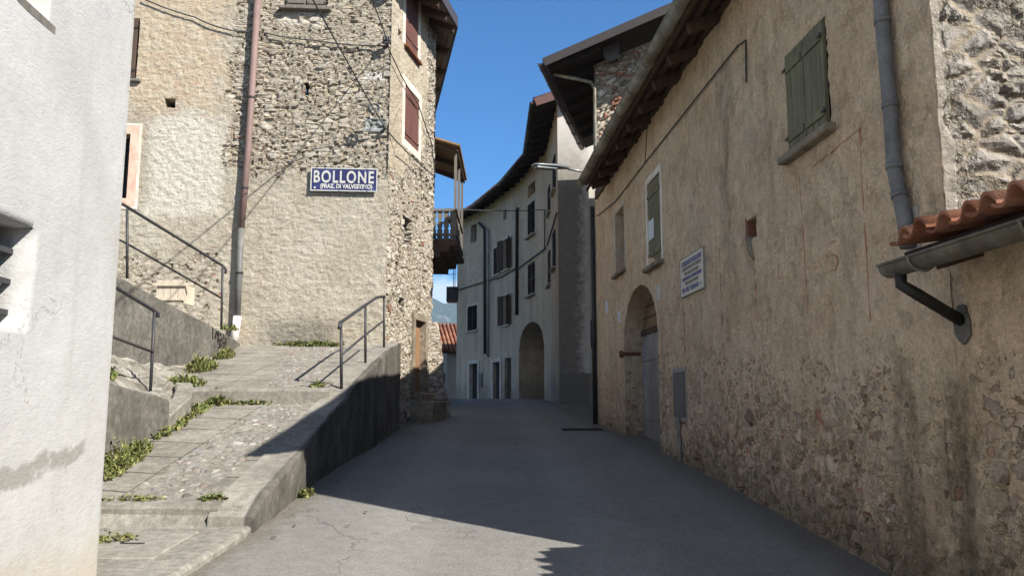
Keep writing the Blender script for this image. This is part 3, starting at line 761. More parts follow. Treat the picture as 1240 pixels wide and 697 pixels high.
bm = B(); tube(bm, [(sD[0] + .12, .10, (sD[2] + sD[3]) / 2), (sD[0] + .12, .05, (sD[2] + sD[3]) / 2), (sD[0] + .22, .05, (sD[2] + sD[3]) / 2)], .012, 6); obj('handle', bm, M['iron'], dr, FS)
# back flank going away and inner closing walls
FB = Fr(tuple(FS.w(SL, 0, 0).xy), (-.18, 1))
obj('wall', wallmesh(0, 9, .4, 11.0, (), .3), M['stoneS'], rL, FB)
e1 = FL.w(LX0, 0, 0); e2 = FB.w(9, 0, 0)
FX = Fr((e1.x, e1.y + 12), (0, -1)); obj('wall', wallmesh(0, 12, .5, 11, (), 1.0), M['far_b'], rL, FX)
# roof: eave along the street side, turning at the far corner
zE = 10.75
Pn = FS.w(-3.2, -.62, zE); Pc = at(552, 29, 19.05); zE = Pc.z; Pn.z = zE
Pn = Vector((Pc.x - .197 * 3.3, Pc.y - 3.3, zE)); Pb = Vector((Pc.x - .185 * 8, Pc.y + 8, zE))
up = lambda p, d: Vector((p.x - d, p.y, p.z + d * .36))
bm = B(); slab(bm, [Pn, Pc, up(Pc, 8), up(Pn, 8)], .07); slab(bm, [Pc, Pb, up(Pb, 6), up(Pc, 6)], .07)
rf = obj('roof', bm, M['board'], rL, WORLD)
bm = B()
for q, r in ((Pn, Pc), (Pc, Pb)):
    n = 26
    for i in range(n):
        a = q.lerp(r, i / n); b = q.lerp(r, (i + 1) / n); m_ = a.lerp(b, .5)
        tube(bm, [Vector((m_.x - .02, m_.y, m_.z + .02)), up(Vector((m_.x, m_.y, m_.z + .05)), 5.8)], .095, 8)
obj('roof_tiles', bm, M['tile'], rf, WORLD)
bm = B()
off = lambda p, k: Vector((p.x, p.y, p.z - k))
for q, r, n in ((Pn, Pc, 5), (Pc, Pb, 6)):
    for i in range(n + (1 if r is Pc else 0)):
        p = q.lerp(r, (i + .02) / n); beam(bm, off(p, .08), off(up(p, 2.2), .08), .15, .17)
objs('rafter', bm, M['rafter'], rf, WORLD)
bm = B()
for q, r, n in ((Pn, Pc, 30), (Pc, Pb, 44)):            # narrow boards of the soffit with gaps
    for k in range(9):
        d = .06 + k * .14; beam(bm, off(up(q, d), .072), off(up(r, d), .072), .11, .02)
obj('soffit_boards', bm, M['grey_wood'], rf, WORLD)
bm = B(); beam(bm, Pn + Vector((.04, 0, .17)), Pc + Vector((.04, 0, .17)), .03, .27); beam(bm, Pc + Vector((.04, 0, .17)), Pb + Vector((.04, 0, .17)), .03, .27)
obj('fascia', bm, M['fascia'], rf, WORLD)
# leaning downpipe on the front: pink above, zinc below, white foot
def pipe_pts(F, pxs, off): return [Vector((F.hit(x, y, off)[0], off, F.hit(x, y, off)[1])) for x, y in pxs]
pp = pipe_pts(FL, [(316, -60), (300.5, 180), (292, 276), (287.3, 385), (283, 416)], -.12)
bm = B(); tube(bm, pp[:3], .068, 14); dp = obj('downpipe', bm, M['pipe_pink'], rL, FL)
bm = B(); tube(bm, [pp[2] + Vector((0, 0, .05)), pp[3]], .062, 14); obj('zinc_section', bm, M['pipe_blue'], dp, FL)
bm = B(); tube(bm, [pp[3] + Vector((0, 0, .04)), pp[4]], .078, 14); obj('white_foot', bm, M['pvc'], dp, FL)
bm = B()
for i, (a, t) in enumerate(((0, .2), (0, .75), (1, .5), (2, .5))):
    c = pp[a].lerp(pp[a + 1], t); tube(bm, [c - Vector((0, 0, .02)), c + Vector((0, 0, .02))], .078, 14); box(bm, c.x - .015, c.x + .015, 0, .14, c.z - .015, c.z + .015)
objs('pipe_bracket', bm, M['iron'], dp, FL)
# house cables clipped to the wall
def cable_on(parent, F, pxs, off=-.05, r=.012, name='cable', sag=0.0):
    P = pipe_pts(F, pxs, off); Q = []
    for a, b in zip(P, P[1:]):
        for k in range(10):
            p = a.lerp(b, k / 10); p.z -= sag * 4 * (k / 10) * (1 - k / 10); Q.append(p)
    Q.append(P[-1]); bm = B(); tube(bm, Q, r, 6); return obj(name, bm, M['cable'], parent, F)
cable_on(rL, FL, [(172, -2), (236, 21), (276, 36), (312, 38), (380, 49), (466, 56)], -.07, .014, 'wall_cable', .03)
bm = B(); c = FL.hit(469, 55); box(bm, c[0] - .03, c[0] + .03, -.22, .0, c[1] - .03, c[1] + .03)
for k in (-1, 0, 1): tube(bm, [(c[0] + .05 * k, -.2, c[1] - .02), (c[0] + .05 * k, -.2, c[1] + .1)], .03, 8)
box(bm, c[0] - .1, c[0] + .1, -.23, -.17, c[1] - .05, c[1] - .02)
obj('wire_bracket', bm, M['iron'], rL, FL)
bm = B(); c2 = FL.hit(466, 156); box(bm, c2[0] - .02, c2[0] + .02, -.16, 0, c2[1] - .03, c2[1] + .03); tube(bm, [(c2[0], -.15, c2[1] - .05), (c2[0], -.15, c2[1] + .05)], .025, 8)
obj('wire_hook', bm, M['iron'], rL, FL)
cable_on(rL, FS, [(470, 58), (486, 92), (507, 128), (523, 175), (527, 215)], -.08, .012, 'wall_cable')
# stone steps below the street door and the rough foot of the far corner
bm = B(); s0 = (sD[0] + sD[1]) / 2
for (a, b, d, z) in ((s0 - .45, s0 + .5, .24, sD[2] - .02), (s0 - .52, s0 + .66, .50, sD[2] - .2)):
    if z > roadz(18) : box(bm, a, b, -d, .1, .9, z, None, .04)
for v in bm.verts: v.co += Vector((fbm(v.co.x, v.co.y, v.co.z, 3), fbm(v.co.y, v.co.z, v.co.x, 3), 0)) * .03
obj('doorstep', bm, M['stone_sill'], rL, FS)
bm = B(); Pq = [(FS.w(SL - .25 + a, b, 0)) for a, b in ((0, .1), (.2, -.42), (.75, -.3), (.8, .4))]
rings = []
for k in range(9):
    t = k / 8; z = .9 + 2.6 * t; c = sum(Pq, Vector()) / 4
    rings.append([bm.verts.new(Vector(((c.x + .05) + (p.x - c.x) * (1.1 - .75 * t) - .12 * t, c.y + (p.y - c.y) * (1.1 - .6 * t), z)) + Vector((fbm(p.x, z, 0, 3), fbm(p.y, z, 1, 3), 0)) * .07) for p in Pq])
for a, b in zip(rings, rings[1:]):
    for i in range(4): bm.faces.new((a[i], a[(i + 1) % 4], b[(i + 1) % 4], b[i]))
bm.faces.new(rings[-1])
bmesh.ops.subdivide_edges(bm, edges=bm.edges[:], cuts=3, use_grid_fill=True)
obj('buttress', bm, M['stoneS'], rL, WORLD)

# ------------------------------------------------------------------ wooden balcony behind the stone house
Y0, Y1 = 21.6, 24.6
bx = at(552, 270, Y0); xw = FB.w((Y0 - FB.o.y) / FB.d.y, 0, 0).x - .1; xo = bx.x
zf, zr = at(552, 288, Y0).z, at(552, 253, Y0).z
rB = root('wooden_balcony', (xw, Y0, zf), 'weathered grey wooden balcony with its own lean-to roof behind the stone house', 'balcony')
bm = B()
n = 9
for i in range(n): box(bm, xw + (xo - xw) * i / n, xw + (xo - xw) * (i + .93) / n, Y0, Y1, zf - .05, zf)
obj('floor', bm, M['grey_wood'], rB, WORLD)
bm = B()
for k in range(6):
    y = Y0 + .05 + k * (Y1 - Y0 - .1) / 5
    L_ = xo - xw; pr_ = [(xw - .1, zf - .052), (xo + .05, zf - .052), (xo + .05, zf - .2), (xo - .2 * L_, zf - .22), (xo - .22 * L_, zf - .36), (xo - .48 * L_, zf - .38), (xo - .5 * L_, zf - .53), (xw - .1, zf - .53)]
    q_ = [[bm.verts.new((a, y + d, z)) for a, z in pr_] for d in (-.07, .07)]
    bm.faces.new(q_[0]); bm.faces.new(q_[1][::-1])
    for i in range(8): bm.faces.new((q_[0][i], q_[1][i], q_[1][(i + 1) % 8], q_[0][(i + 1) % 8]))
objs('corbel', bm, M['rafter'], rB, WORLD)
def balus(bm, p, q):
    p, q = Vector(p), Vector(q); L = (q - p).length; n = max(3, int(L / .15)); t = (q - p).normalized(); Mx = Matrix.Translation(p) @ Matrix.Rotation(math.atan2(t.y, t.x), 4, 'Z')
    pr = [(0, .071), (.22, .071), (.27, .045), (.32, .071), (.44, .071), (.50, .035), (.56, .071), (.7, .071), (zr - zf, .071)]
    for i in range(n):
        c = L * (i + .5) / n; f = [bm.verts.new(Mx @ Vector((c + w, -.012, zz))) for zz, w in pr] + [bm.verts.new(Mx @ Vector((c - w, -.012, zz))) for zz, w in pr[::-1]]
        fc = bm.faces.new(f); e = bmesh.ops.extrude_face_region(bm, geom=[fc])
        for v in [g for g in e['geom'] if isinstance(g, bmesh.types.BMVert)]: v.co += Mx.to_3x3() @ Vector((0, .024, 0))
bm = B(); balus(bm, (xw, Y0 + .03, zf), (xo, Y0 + .03, zf)); balus(bm, (xo - .03, Y0 + .1, zf), (xo - .03, Y1, zf)); obj('baluster_boards', bm, M['grey_wood'], rB, WORLD)
bm = B()
for zz in (zr, zf + .12): box(bm, xw, xo + .03, Y0 - .03, Y0 + .05, zz - .06, zz); box(bm, xo - .05, xo + .03, Y0 + .05, Y1, zz - .06, zz)
objs('rail', bm, M['grey_wood'], rB, WORLD)
zq = at(550, 176, Y0).z
for yy in (Y0 + .05, Y0 + 1.45, Y1 - .05):
    bm = B(); box(bm, xo - .06, xo + .01, yy - .035, yy + .035, zf, zq - .06); obj('post', bm, M['grey_wood'], rB, WORLD)
zi = at(523, 169, Y0).z; xr = at(558, 178, Y0).x
bm = B(); slab(bm, [(xw - .1, Y0 - .25, zi + .12), (xr, Y0 - .25, zq - .05), (xr, Y1 + .3, zq - .05), (xw - .1, Y1 + .3, zi + .12)], .05)
bq = obj('roof', bm, M['lunette'], rB, WORLD)
bm = B()
for yy in (Y0 + .05, Y0 + 1.45, Y1 - .05): beam(bm, (xw, yy, zi + .04), (xr - .1, yy, zq - .12), .1, .12)
beam(bm, (xo, Y0 - .1, zq - .1), (xo, Y1 + .2, zq - .1), .1, .1)
objs('rafter', bm, M['rafter'], bq, WORLD)

# ================================================================== LONG HOUSE, right
rR = root('long_house', tuple(FR.w(SR0 / 2, 0, .7)), 'long shaded tan plaster house with green shutters, an arched doorway and rubble showing low down', 'house')
rr = lambda *a: FR.rect(*a)
ra = rr(954, 1005, 40, 172); rb_ = rr(785, 801, 214, 320); rc = rr(746, 757, 252, 329)
ds0, ds1 = FR.hit(757, 470)[0], FR.hit(799, 480)[0]; dsp = FR.hit(778, 408)[1]; dtop = FR.hit(776, 344)[1]
nh = rr(905, 917, 263, 290)
SEND = SR0 + 12
def maskR(m, f1, big, e):
    n = m.noise(3.2, 7, .72); wob = (m.noise(.8, 4) - .5) * 1.6
    gz = 1.12 - m.x * .05
    hgt = m.z - gz + wob * .6
    low = m.ss(hgt, 1.9, .5)
    near = m.ss(m.x, 1.5, 5.5) * .75 + .25
    damp = m.box(m.x + wob * .2, m.z, FR.hit(1075, 500)[0], FR.hit(1185, 450)[0], -1, 2.6, .12)
    exposed = low * near * (1.0 - damp * .75)
    return m.ss((1.0 - exposed * .66) + (n - .5) * (low * 1.5 + .9) + (.12 - e) * (low * 2.3 + .7), .36, .50)
xr1, xr2 = FR.hit(1095, 500)[0], FR.hit(1158, 480)[0]
def extraR(m, col, f1, big):
    wv = (m.noise(2.2, 4, .6, v=m.vec(m.x, m.y, m.z * .5)) - .5)
    for c, w, top, k in ((xr1, .20, 2.15, .55), (xr2, .24, 1.98, .70), (xr2 + .05, .55, 1.8, .40), (xr1 + .1, .40, 1.9, .30), (FR.hit(880, 200)[0], .32, 5.6, .55), (FR.hit(745, 340)[0], .06, 3.5, .4), (FR.hit(930, 130)[0], .12, 5.6, .25), (FR.hit(800, 320)[0], .2, 3.4, .25)):
        s_ = m.ss((m.x - c + wv * w * 2.6).abs(), w, w * .15) * m.ss(m.z + wv * .6, top, top - .5) * m.ss(m.noise(6, 5, .7, v=m.vec(m.x, m.y, m.z * .35)), .28, .6)
        if top > 2.5: s_ = s_ * m.ss(m.z, top - 3.2, top - 1.6)
        col = m.mix(s_ * k, col, m.mix(m.ss(f1, .35, .65), (.075, .066, .040), (.17, .14, .085)))
    gz = 1.12 - m.x * .05
    col = m.mix(m.ss(m.z - gz + (f1 - .5) * .9, .5, .0) * .6, col, (.11, .095, .06))
    col = m.mix(m.ss(m.noise(1.9, 6, .7), .56, .70) * .35, col, (.36, .275, .195))
    col = m.mix(m.ss(m.noise(.55, 5, .65), .52, .66) * .4, col, (.72, .58, .43))
    gp = m.noise(1.1, 7, .72, v=m.vec(m.x, m.y, m.z * .6 + 9.0)); col = m.mix(m.ss(gp, .52, .62) * .26, col, m.dim(m.mix(0., (.46, .39, .31), (0, 0, 0)), m.lin(f1, .2, .8, .75, 1.25)))
    vs_ = m.noise(9, 6, .7, v=m.vec(m.x, m.y, m.z * .45)); col = m.dim(col, m.lin(vs_, .3, .7, .82, 1.15))
    return col
stoneR = [(0, (.22, .16, .115)), (.2, (.46, .35, .24)), (.45, (.60, .45, .31)), (.65, (.38, .30, .23)), (.85, (.68, .53, .38)), (.93, (.42, .20, .13)), (1, (.30, .23, .17))]
M['plasterR'] = m_masonry('tan_plaster_over_rubble', [(.25, (.56, .412, .267)), (.5, (.70, .535, .358)), (.75, (.78, .622, .436))], stoneR, [(.3, (.56, .41, .265)), (.7, (.68, .515, .345))], maskR, .05, .19, .12, 1.0, .05, extraR, 1.5, .6, .07, 1.0, .9, .8)
zRT = 6.05
def topR(s): return zRT + .06 * fbm(s, 2, 0, 2.5, 3) - .05
obj('wall', wallmesh(0, SR0 + .02, -.2, zRT, [H(ra, 0, .12), H(rb_, 0, .14), H(rc, 0, .30), (ds0, ds1, .2, dsp, dtop - dsp, .42), H(nh, 0, .25)], .05, topR, 5.0), M['plasterR'], rR, FR)
# near gable, bare stone in the sun
stoneG = [(0, (.14, .13, .11)), (.25, (.22, .20, .175)), (.5, (.30, .275, .24)), (.75, (.25, .235, .21)), (.9, (.35, .315, .265)), (1, (.19, .17, .145))]
def maskG(m, f1, big, e):
    n = m.noise(3.0, 6, .7); w_ = (m.noise(2.5, 5) - .5) * .22
    return m.ss(m.x + w_, .13, .05).max(m.ss((m.noise(1.4, 5, .65)) + (n - .5) * .7, .50, .62) * .9)
M['stoneG'] = m_masonry('bare_rubble_gable', [(.25, (.25, .225, .185)), (.5, (.31, .28, .235)), (.75, (.36, .33, .28))], stoneG, [(.3, (.23, .19, .14)), (.7, (.31, .265, .20))], maskG, .05, .27, .165, .7, .015, None, 1.2, .35, 0, .5, .35, .5, 1)
pitch = .40
zG = lambda s: zRT + .10 + pitch * min(s, 7.5 - s)
obj('wall', wallmesh(-.01, 7.5, 1.5, 7.4, (), .03, zG, 5.0), M['stoneG'], rR, FG)
FRb = Fr(tuple(FG.w(7.5, 0, 0).xy), (-.0626, 1)); obj('wall', wallmesh(0, 13, 0, 5.9, (), .5), M['plasterR'], rR, FRb)
FRe = Fr(tuple(FR.w(0, 7.5, 0).xy), (-1, -.0626)); obj('wall', wallmesh(0, 7.5, 0, 7.4, (), .3, lambda s: zRT + pitch * min(s, 7.5 - s), 5.0), M['plasterR'], rR, FRe)
# windows of the long house
w = window(rR, FR, ra, 'shut', M['green'], .11, M['stone_sill'], None, sy=-.015, sillw=.10)
w = window(rR, FR, rb_, 'shut', M['green'], .13, M['stone_sill'], M['bright_trim'], .10, sy=.02, n=2)
pn = FR.rect(785.5, 792, 266, 290); bm = B(); box(bm, pn[0], pn[1], -.006, -.001, pn[2], pn[3])
tag(obj('paper_notice', bm, M['paper'], None, FR), 'small pale paper notice stuck on the green shutter with the white frame', 'notice')
w = window(rR, FR, rc, 'none', None, .29, M['stone_sill'], M['pale_trim'], .07)
bm = B(); box(bm, rc[0], rc[1], .2, .24, rc[2], rc[3]); obj('blind', bm, M['grey_wood'], w, FR)
bm = B(); box(bm, nh[0] - .05, nh[1] + .05, .24, .28, nh[2] - .05, nh[3] + .05)
nb = obj('wall_niche', bm, M['black'], rR, FR)
bm = B(); box(bm, nh[0] - .035, nh[0] + .02, -.012, .2, nh[2], nh[3] + .03, None, .01); obj('brick_jamb', bm, M['brick'], nb, FR)
bm = B(); tube(bm, [(nh[0] + .06, .02, nh[2] + .02), (nh[0] + .10, -.005, nh[2] - .10), (nh[0] + .19, -.004, nh[2] - .22)], [.06, .05, .02], 8); obj('plaster_lip', bm, M['stone_sill'], nb, FR)
# arched doorway: boarded lunette, grey leaf, dark gap
dz0 = roadz(13) - .1; zl = FR.hit(780, 402, .35)[1]
bm = B(); c = (ds0 + ds1) / 2; hw = (ds1 - ds0) / 2 + .02; pts = []
for i in range(25):
    t = math.pi * i / 24; pts.append((c + hw * math.cos(t), dsp + (dtop - dsp + .02) * math.sin(t)))
def plate(bm, poly, y0, y1):
    vs = [bm.verts.new((x, y0, z)) for x, z in poly]; f = bm.faces.new(vs); e = bmesh.ops.extrude_face_region(bm, geom=[f])
    for v in [g for g in e['geom'] if isinstance(g, bmesh.types.BMVert)]: v.co.y = y1
    bmesh.ops.recalc_face_normals(bm, faces=bm.faces[:])
plate(bm, pts + [(c - hw, zl), (c + hw, zl)], .34, .38)
dr = obj('door', bm, M['lunette'], rR, FR)
bm = B()
for k in range(4): box(bm, ds0, ds1, .325, .34, zl + .02 + k * .2, zl + .035 + k * .2)
box(bm, ds0, ds1, .30, .36, zl - .07, zl + .01); obj('board_joint', bm, M['brown'], dr, FR)
sg = ds0 + (ds1 - ds0) * .80
bm = B(); box(bm, ds0, sg, .33, .37, dz0 - .2, zl - .05, None, .004)
for zz in (dz0 + .5, zl - .5): box(bm, ds0 + .02, sg - .02, .315, .33, zz - .03, zz + .03)
lf = obj('door_leaf', bm, M['door_grey'], dr, FR)
bm = B(); box(bm, sg, ds1 + .02, .40, .44, dz0 - .2, zl); obj('door_gap', bm, M['black'], dr, FR)
bm = B(); box(bm, sg - .1, sg - .06, .28, .33, dz0 + 1.0, dz0 + 1.16); obj('handle', bm, M['iron'], dr, FR)
bm = B(); q = FR.hit(757, 428); box(bm, ds0 - .12, ds0 + .02, -.05, .3, q[1] - .035, q[1] + .035, None, .01); box(bm, ds0 - .14, ds0 - .08, -.07, .02, q[1] - .06, q[1] + .06)
obj('door_iron', bm, M['rust'], dr, FR)
# meter box and conduits
mb = rr(818, 831, 450, 504); bm = B(); box(bm, mb[0], mb[1], -.035, .05, mb[2], mb[3], None, .006)
x_ = obj('meter_box', bm, M['meter'], rR, FR)
bm = B(); ring(bm, mb[0], mb[1], mb[2], mb[3], .06, -.014, .03); obj('frame', bm, M['dark_trim'], x_, FR)
bm = B(); cx = (mb[0] + mb[1]) / 2 - .02; tube(bm, [(cx, -.03, mb[2]), (cx, -.03, roadz(12) - .45)], .028, 8); obj('conduit', bm, M['zinc_old'], x_, FR)
cable_on(rR, FR, [(722, 262), (745, 244), (781, 197), (850, 110), (893, 56)], -.03, .010, 'wall_cable')
cable_on(rR, FR, [(893, 56), (903, 49), (903.5, 100)], -.02, .009, 'wall_cable')
cable_on(rR, FR, [(781, 197), (784, 150)], -.02, .007, 'wall_cable')
for px, py in ((735, 372), (750.5, 384)):
    r_ = rr(px - 1.3, px + 1.3, py - 7, py + 7); bm = B(); box(bm, r_[0], r_[1], -.012, .01, r_[2], r_[3]); obj('number_plate', bm, M['paper'], rR, FR)
r_ = rr(794, 800.5, 345, 364); bm = B(); box(bm, r_[0], r_[1], -.012, .01, r_[2], r_[3]); obj('number_plate', bm, M['white_trim'], rR, FR)
# faded red painted frame lines of an old sundial
def paint(bm, pts, w=.018):
    P = [FR.hit(*p) for p in pts]; Q = []
    for a, b in zip(P, P[1:]):
        n = max(2, int(math.hypot(b[0] - a[0], b[1] - a[1]) / .05))
        for k in range(n + 1):
            t = k / n; Q.append((a[0] + (b[0] - a[0]) * t + .01 * fbm(a[0] + t * 3, a[1], 0, 2), a[1] + (b[1] - a[1]) * t + .01 * fbm(t * 3, a[1], 4, 2)))
    for (x0, z0), (x1, z1) in zip(Q, Q[1:]):
        d = Vector((x1 - x0, 0, z1 - z0)); L = d.length
        if L < 1e-5: continue
        d.normalize(); s_ = Vector((-d.z, 0, d.x)) * w / 2 * random.uniform(.25, 1); a, b = Vector((x0, -.011, z0)), Vector((x1, -.011, z1))
        hexa(bm, [a - s_, b - s_, b + s_, a + s_], [p + Vector((0, .02, 0)) for p in (a - s_, b - s_, b + s_, a + s_)])
for pts_, w_ in (([(1042, 155), (1048, 270), (1056, 398)], .015), ([(1041, 157), (1003, 188), (985, 202)], .013), ([(969, 215), (974, 290), (980, 380)], .011), ([(872, 300), (876, 420)], .009), ([(914, 315), (918, 390)], .007), ([(828, 360), (830, 430)], .007),
        ([(1014, 291), (1008, 294), (1008, 308), (1013, 308), (1016, 316), (1013, 326), (1007, 328)], .013), ([(944, 318), (943, 337), (950, 336), (949, 330), (949, 345)], .012)):
    bm = B(); paint(bm, pts_, w_); obj('painted_line', bm, M['red_paint'], rR, FR)
# main downpipe
pp = pipe_pts(FR, [(1062, -60), (1068, 20), (1078, 130), (1083, 205), (1096, 268), (1099, 300)], -.075)
bm = B(); tube(bm, pp, .05, 14); dp = obj('downpipe', bm, M['pipe_blue'], rR, FR)
bm = B()
for i, t in ((1, .05), (1, .98), (2, .95), (3, .5)):
    a = pp[i].lerp(pp[i + 1], t); d = (pp[i + 1] - pp[i]).normalized(); tube(bm, [a - d * .02, a + d * .02], .056, 14)
objs('pipe_joint', bm, M['pipe_blue'], dp, FR)
bm = B(); a = pp[-2]; box(bm, a.x - .09, a.x + .06, .0 - .03, .05, a.z - .25, a.z + .10, None, .01); obj('mortar_pad', bm, M['dark_trim'], dp, FR)
# dark downpipe at the far corner
bm = B(); tube(bm, [(-.02, -.07, 5.9), (-.02, -.07, 1.0)], .05, 12); obj('downpipe', bm, M['pipe_dark'], rR, FR)
# roof with rafters, boards and a round gutter
OV = .50; zGut = 5.88; sNear = SR0 + .22
def rp_(s, y): return Vector((s, y, zGut + .07 + (y + OV) * pitch))     # roof underside
bm = B(); slab(bm, [rp_(1.7, -OV), rp_(sNear, -OV), rp_(sNear, 3.75), rp_(-.25, 3.75)], .03)
slab(bm, [rp_(-.25, 3.75), rp_(sNear, 3.75), Vector((sNear, 8.1, rp_(0, 3.75).z - 4.35 * pitch)), Vector((-.25, 8.1, rp_(0, 3.75).z - 4.35 * pitch))], .03)
rf = obj('roof', bm, M['board'], rR, FR)
def coppi(L0, L1, ev, rise, run, y0, z0, rows=6, w=.19, r=.085, cover=True, x_lim=None, seed=1, tl=.42):
    """canal tiles: cover rows over channel rows; columns every w, local y up the slope"""
    rnd = random.Random(seed); bm = B(); n = int((L1 - L0) / w); ang = math.atan2(rise, run); ca, sa = math.cos(ang), math.sin(ang)
    for i in range(n):
        for half in ((0, 1), (.5, -1)):
            for k in range(rows):
                x = L0 + (i + half[0]) * w + rnd.uniform(-.008, .008); a0 = k * (tl - .08) + rnd.uniform(-.02, .02); tilt = rnd.uniform(-.015, .015)
                segs = 8; rr_ = []
                lift = (.045 if half[1] > 0 else 0) + .012
                for (d, rad_) in ((0, r * 1.08), (tl, r * .88)):
                    ringv = []
                    for th in (0, .016):
                        for q in range(segs + 1):
                            t = math.pi * q / segs; cx_ = x + tilt * d * 2 + math.cos(t) * (rad_ - th); h = lift + half[1] * math.sin(t) * (rad_ - th) * .8 + (.02 if d == 0 else 0)
                            dd = a0 + d; ringv.append(bm.verts.new((cx_, y0 + dd * ca - h * sa, z0 + dd * sa + h * ca)))
                    rr_.append(ringv)
                m = segs + 1
                for q in range(segs):
                    for o_, fl in ((0, 1), (m, -1)):
                        f = (rr_[0][o_ + q], rr_[0][o_ + q + 1], rr_[1][o_ + q + 1], rr_[1][o_ + q]); bm.faces.new(f if fl > 0 else f[::-1]).smooth = True
                    bm.faces.new((rr_[0][q], rr_[0][m + q], rr_[0][m + q + 1], rr_[0][q + 1]))
                for q in (0, segs): bm.faces.new((rr_[0][q], rr_[1][q], rr_[1][m + q], rr_[0][m + q]))
    bmesh.ops.recalc_face_normals(bm, faces=bm.faces[:])
    return bm
obj('roof_tiles', coppi(1.6, sNear + .05, 0, pitch, 1, -OV - .02, zGut + .085, 12, .2, .07, seed=3), M['tile'], rf, FR)
for i in range(15):
    s_ = .9 + i * .88 + random.uniform(-.06, .06)
    if s_ > sNear: break
    y1 = -OV + .1
    if s_ < 1.6: y1 += (1.6 - s_) * .6
    bm = B(); beam(bm, rp_(s_, y1) - Vector((0, 0, .035)), rp_(s_ + random.uniform(-.03, .03), .25) - Vector((0, 0, .035)), .11, .14); objs('rafter', bm, M['rafter'], rf, FR)
bm = B()
for k in range(5): y = -OV + .12 + k * .17; beam(bm, rp_(1.2, y) - Vector((0, 0, .03)), rp_(sNear, y) - Vector((0, 0, .03)), .045, .03)
objs('batten', bm, M['dark_board'], rf, FR)
bm = B(); beam(bm, (.2, .06, zRT + .16), (SR0, .06, zRT + .16), .22, .2); obj('wall_plate', bm, M['rafter'], rf, FR)
def gutter(a, b, r, n=10, th=.006):
    a, b = Vector(a), Vector(b); d = (b - a).normalized(); s_ = d.cross(Vector((0, 0, 1))).normalized(); bm = B(); R_ = []
    for p in (a, b):
        R_.append([bm.verts.new(p + s_ * math.cos(t) * q - Vector((0, 0, 1)) * math.sin(t) * q) for q in (r, r - th) for t in [math.pi * k / n for k in range(n + 1)]])
    m = n + 1
    for k in range(n):
        bm.faces.new((R_[0][k], R_[1][k], R_[1][k + 1], R_[0][k + 1])).smooth = True
        bm.faces.new((R_[0][m + k + 1], R_[1][m + k + 1], R_[1][m + k], R_[0][m + k])).smooth = True
    for e in (0, n): bm.faces.new((R_[0][e], R_[1][e], R_[1][m + e], R_[0][m + e]))
    for q in (0, 1): bm.faces.new([R_[q][k] for k in range(m)])
    L = (b - a).length; i = .35
    while i < L:
        c = a + d * i; tube(bm, [c + s_ * math.cos(t) * (r + .008) - Vector((0, 0, 1)) * math.sin(t) * (r + .008) for t in [math.pi * k / 8 for k in range(9)]], .010, 5); i += .93
    for sg in (1,): tube(bm, [a + s_ * r * sg, b + s_ * r * sg], .010, 6); tube(bm, [a - s_ * r, b - s_ * r], .010, 6)
    bmesh.ops.recalc_face_normals(bm, faces=bm.faces[:]); return bm
obj('gutter', gutter((1.72, -OV - .08, zGut + .09), (sNear, -OV - .08, zGut + .09), .085), M['zinc_old'], rf, FR)

def pantiles(L0, L1, rise, run, y0, z0, rows=8, w=.21, seed=1, tl=.42):
    rnd = random.Random(seed); bm = B(); ang = math.atan2(rise, run); ca, sa = math.cos(ang), math.sin(ang); n = int((L1 - L0) / w) + 1
    prof = [(-.02, .012), (.012, .0), (.045, -.006), (.075, .004), (.098, .030), (.122, .062), (.150, .078), (.180, .070), (.205, .046), (.222, .020)]
    for i in range(n):
        for k in range(rows):
            x0 = L0 + i * w + rnd.uniform(-.01, .01); a0 = k * (tl - .07) + rnd.uniform(-.05, .03); tw = rnd.uniform(-.055, .055); hz = rnd.uniform(0, .022); R_ = []
            for d in (0, tl):
                for th in (.018, 0):
                    lift = .030 * (1 - d / tl) + hz + th
                    R_.append([bm.verts.new((x0 + x + tw * d, y0 + (a0 + d) * ca - (z + lift) * sa, z0 + (a0 + d) * sa + (z + lift) * ca)) for x, z in prof])
            m = len(prof)
            for q in range(m - 1):
                bm.faces.new((R_[0][q], R_[0][q + 1], R_[2][q + 1], R_[2][q])).smooth = True
                bm.faces.new((R_[1][q], R_[3][q], R_[3][q + 1], R_[1][q + 1])).smooth = True
                bm.faces.new((R_[0][q], R_[1][q], R_[1][q + 1], R_[0][q + 1]))
            for q in (0, m - 1): bm.faces.new((R_[0][q], R_[2][q], R_[3][q], R_[1][q]))
    bmesh.ops.recalc_face_normals(bm, faces=bm.faces[:]); return bm
# ------------------------------------------------------------------ low shed with red tiles, nearer the camera
rS = root('tiled_shed', tuple(FR.w(SR0 + 3, 0, .1)), 'low lean-to with curved red roof tiles and a round zinc gutter against the stone gable', 'shed')
obj('wall', wallmesh(SR0, SEND, -.9, 2.5, (), .05), M['plasterR'], rS, FR)
tz = FR.hit(1083, 300, -.33)[1]; gz_ = FR.hit(1068, 322, -.42)[1]
bm = B(); slab(bm, [(SR0 + .03, -.30, tz - .04), (SEND, -.30, tz - .04), (SEND, 5.5, tz - .04 + 5.8 * .20), (SR0 + .03, 5.5, tz - .04 + 5.8 * .20)], .04)
rf = obj('roof', bm, M['dark_board'], rS, FR)
obj('roof_tiles', pantiles(SR0 + .03, SEND, .20, 1, -.38, tz - .04, 16), M['tile'], rf, FR)
obj('gutter', gutter((SR0 - .02, -.37, gz_), (SEND, -.37, gz_), .075), M['zinc_old'], rf, FR)
bm = B()
for k in range(14): s_ = SR0 + .3 + k * .9; beam(bm, (s_, -.27, tz - .085), (s_, .3, tz - .085 + .17), .08, .1)
objs('rafter', bm, M['rafter'], rf, FR)
g1 = Vector((SR0 + .10, -.37, gz_ - .06)); o_ = FR.hit(1160, 388, -.04)
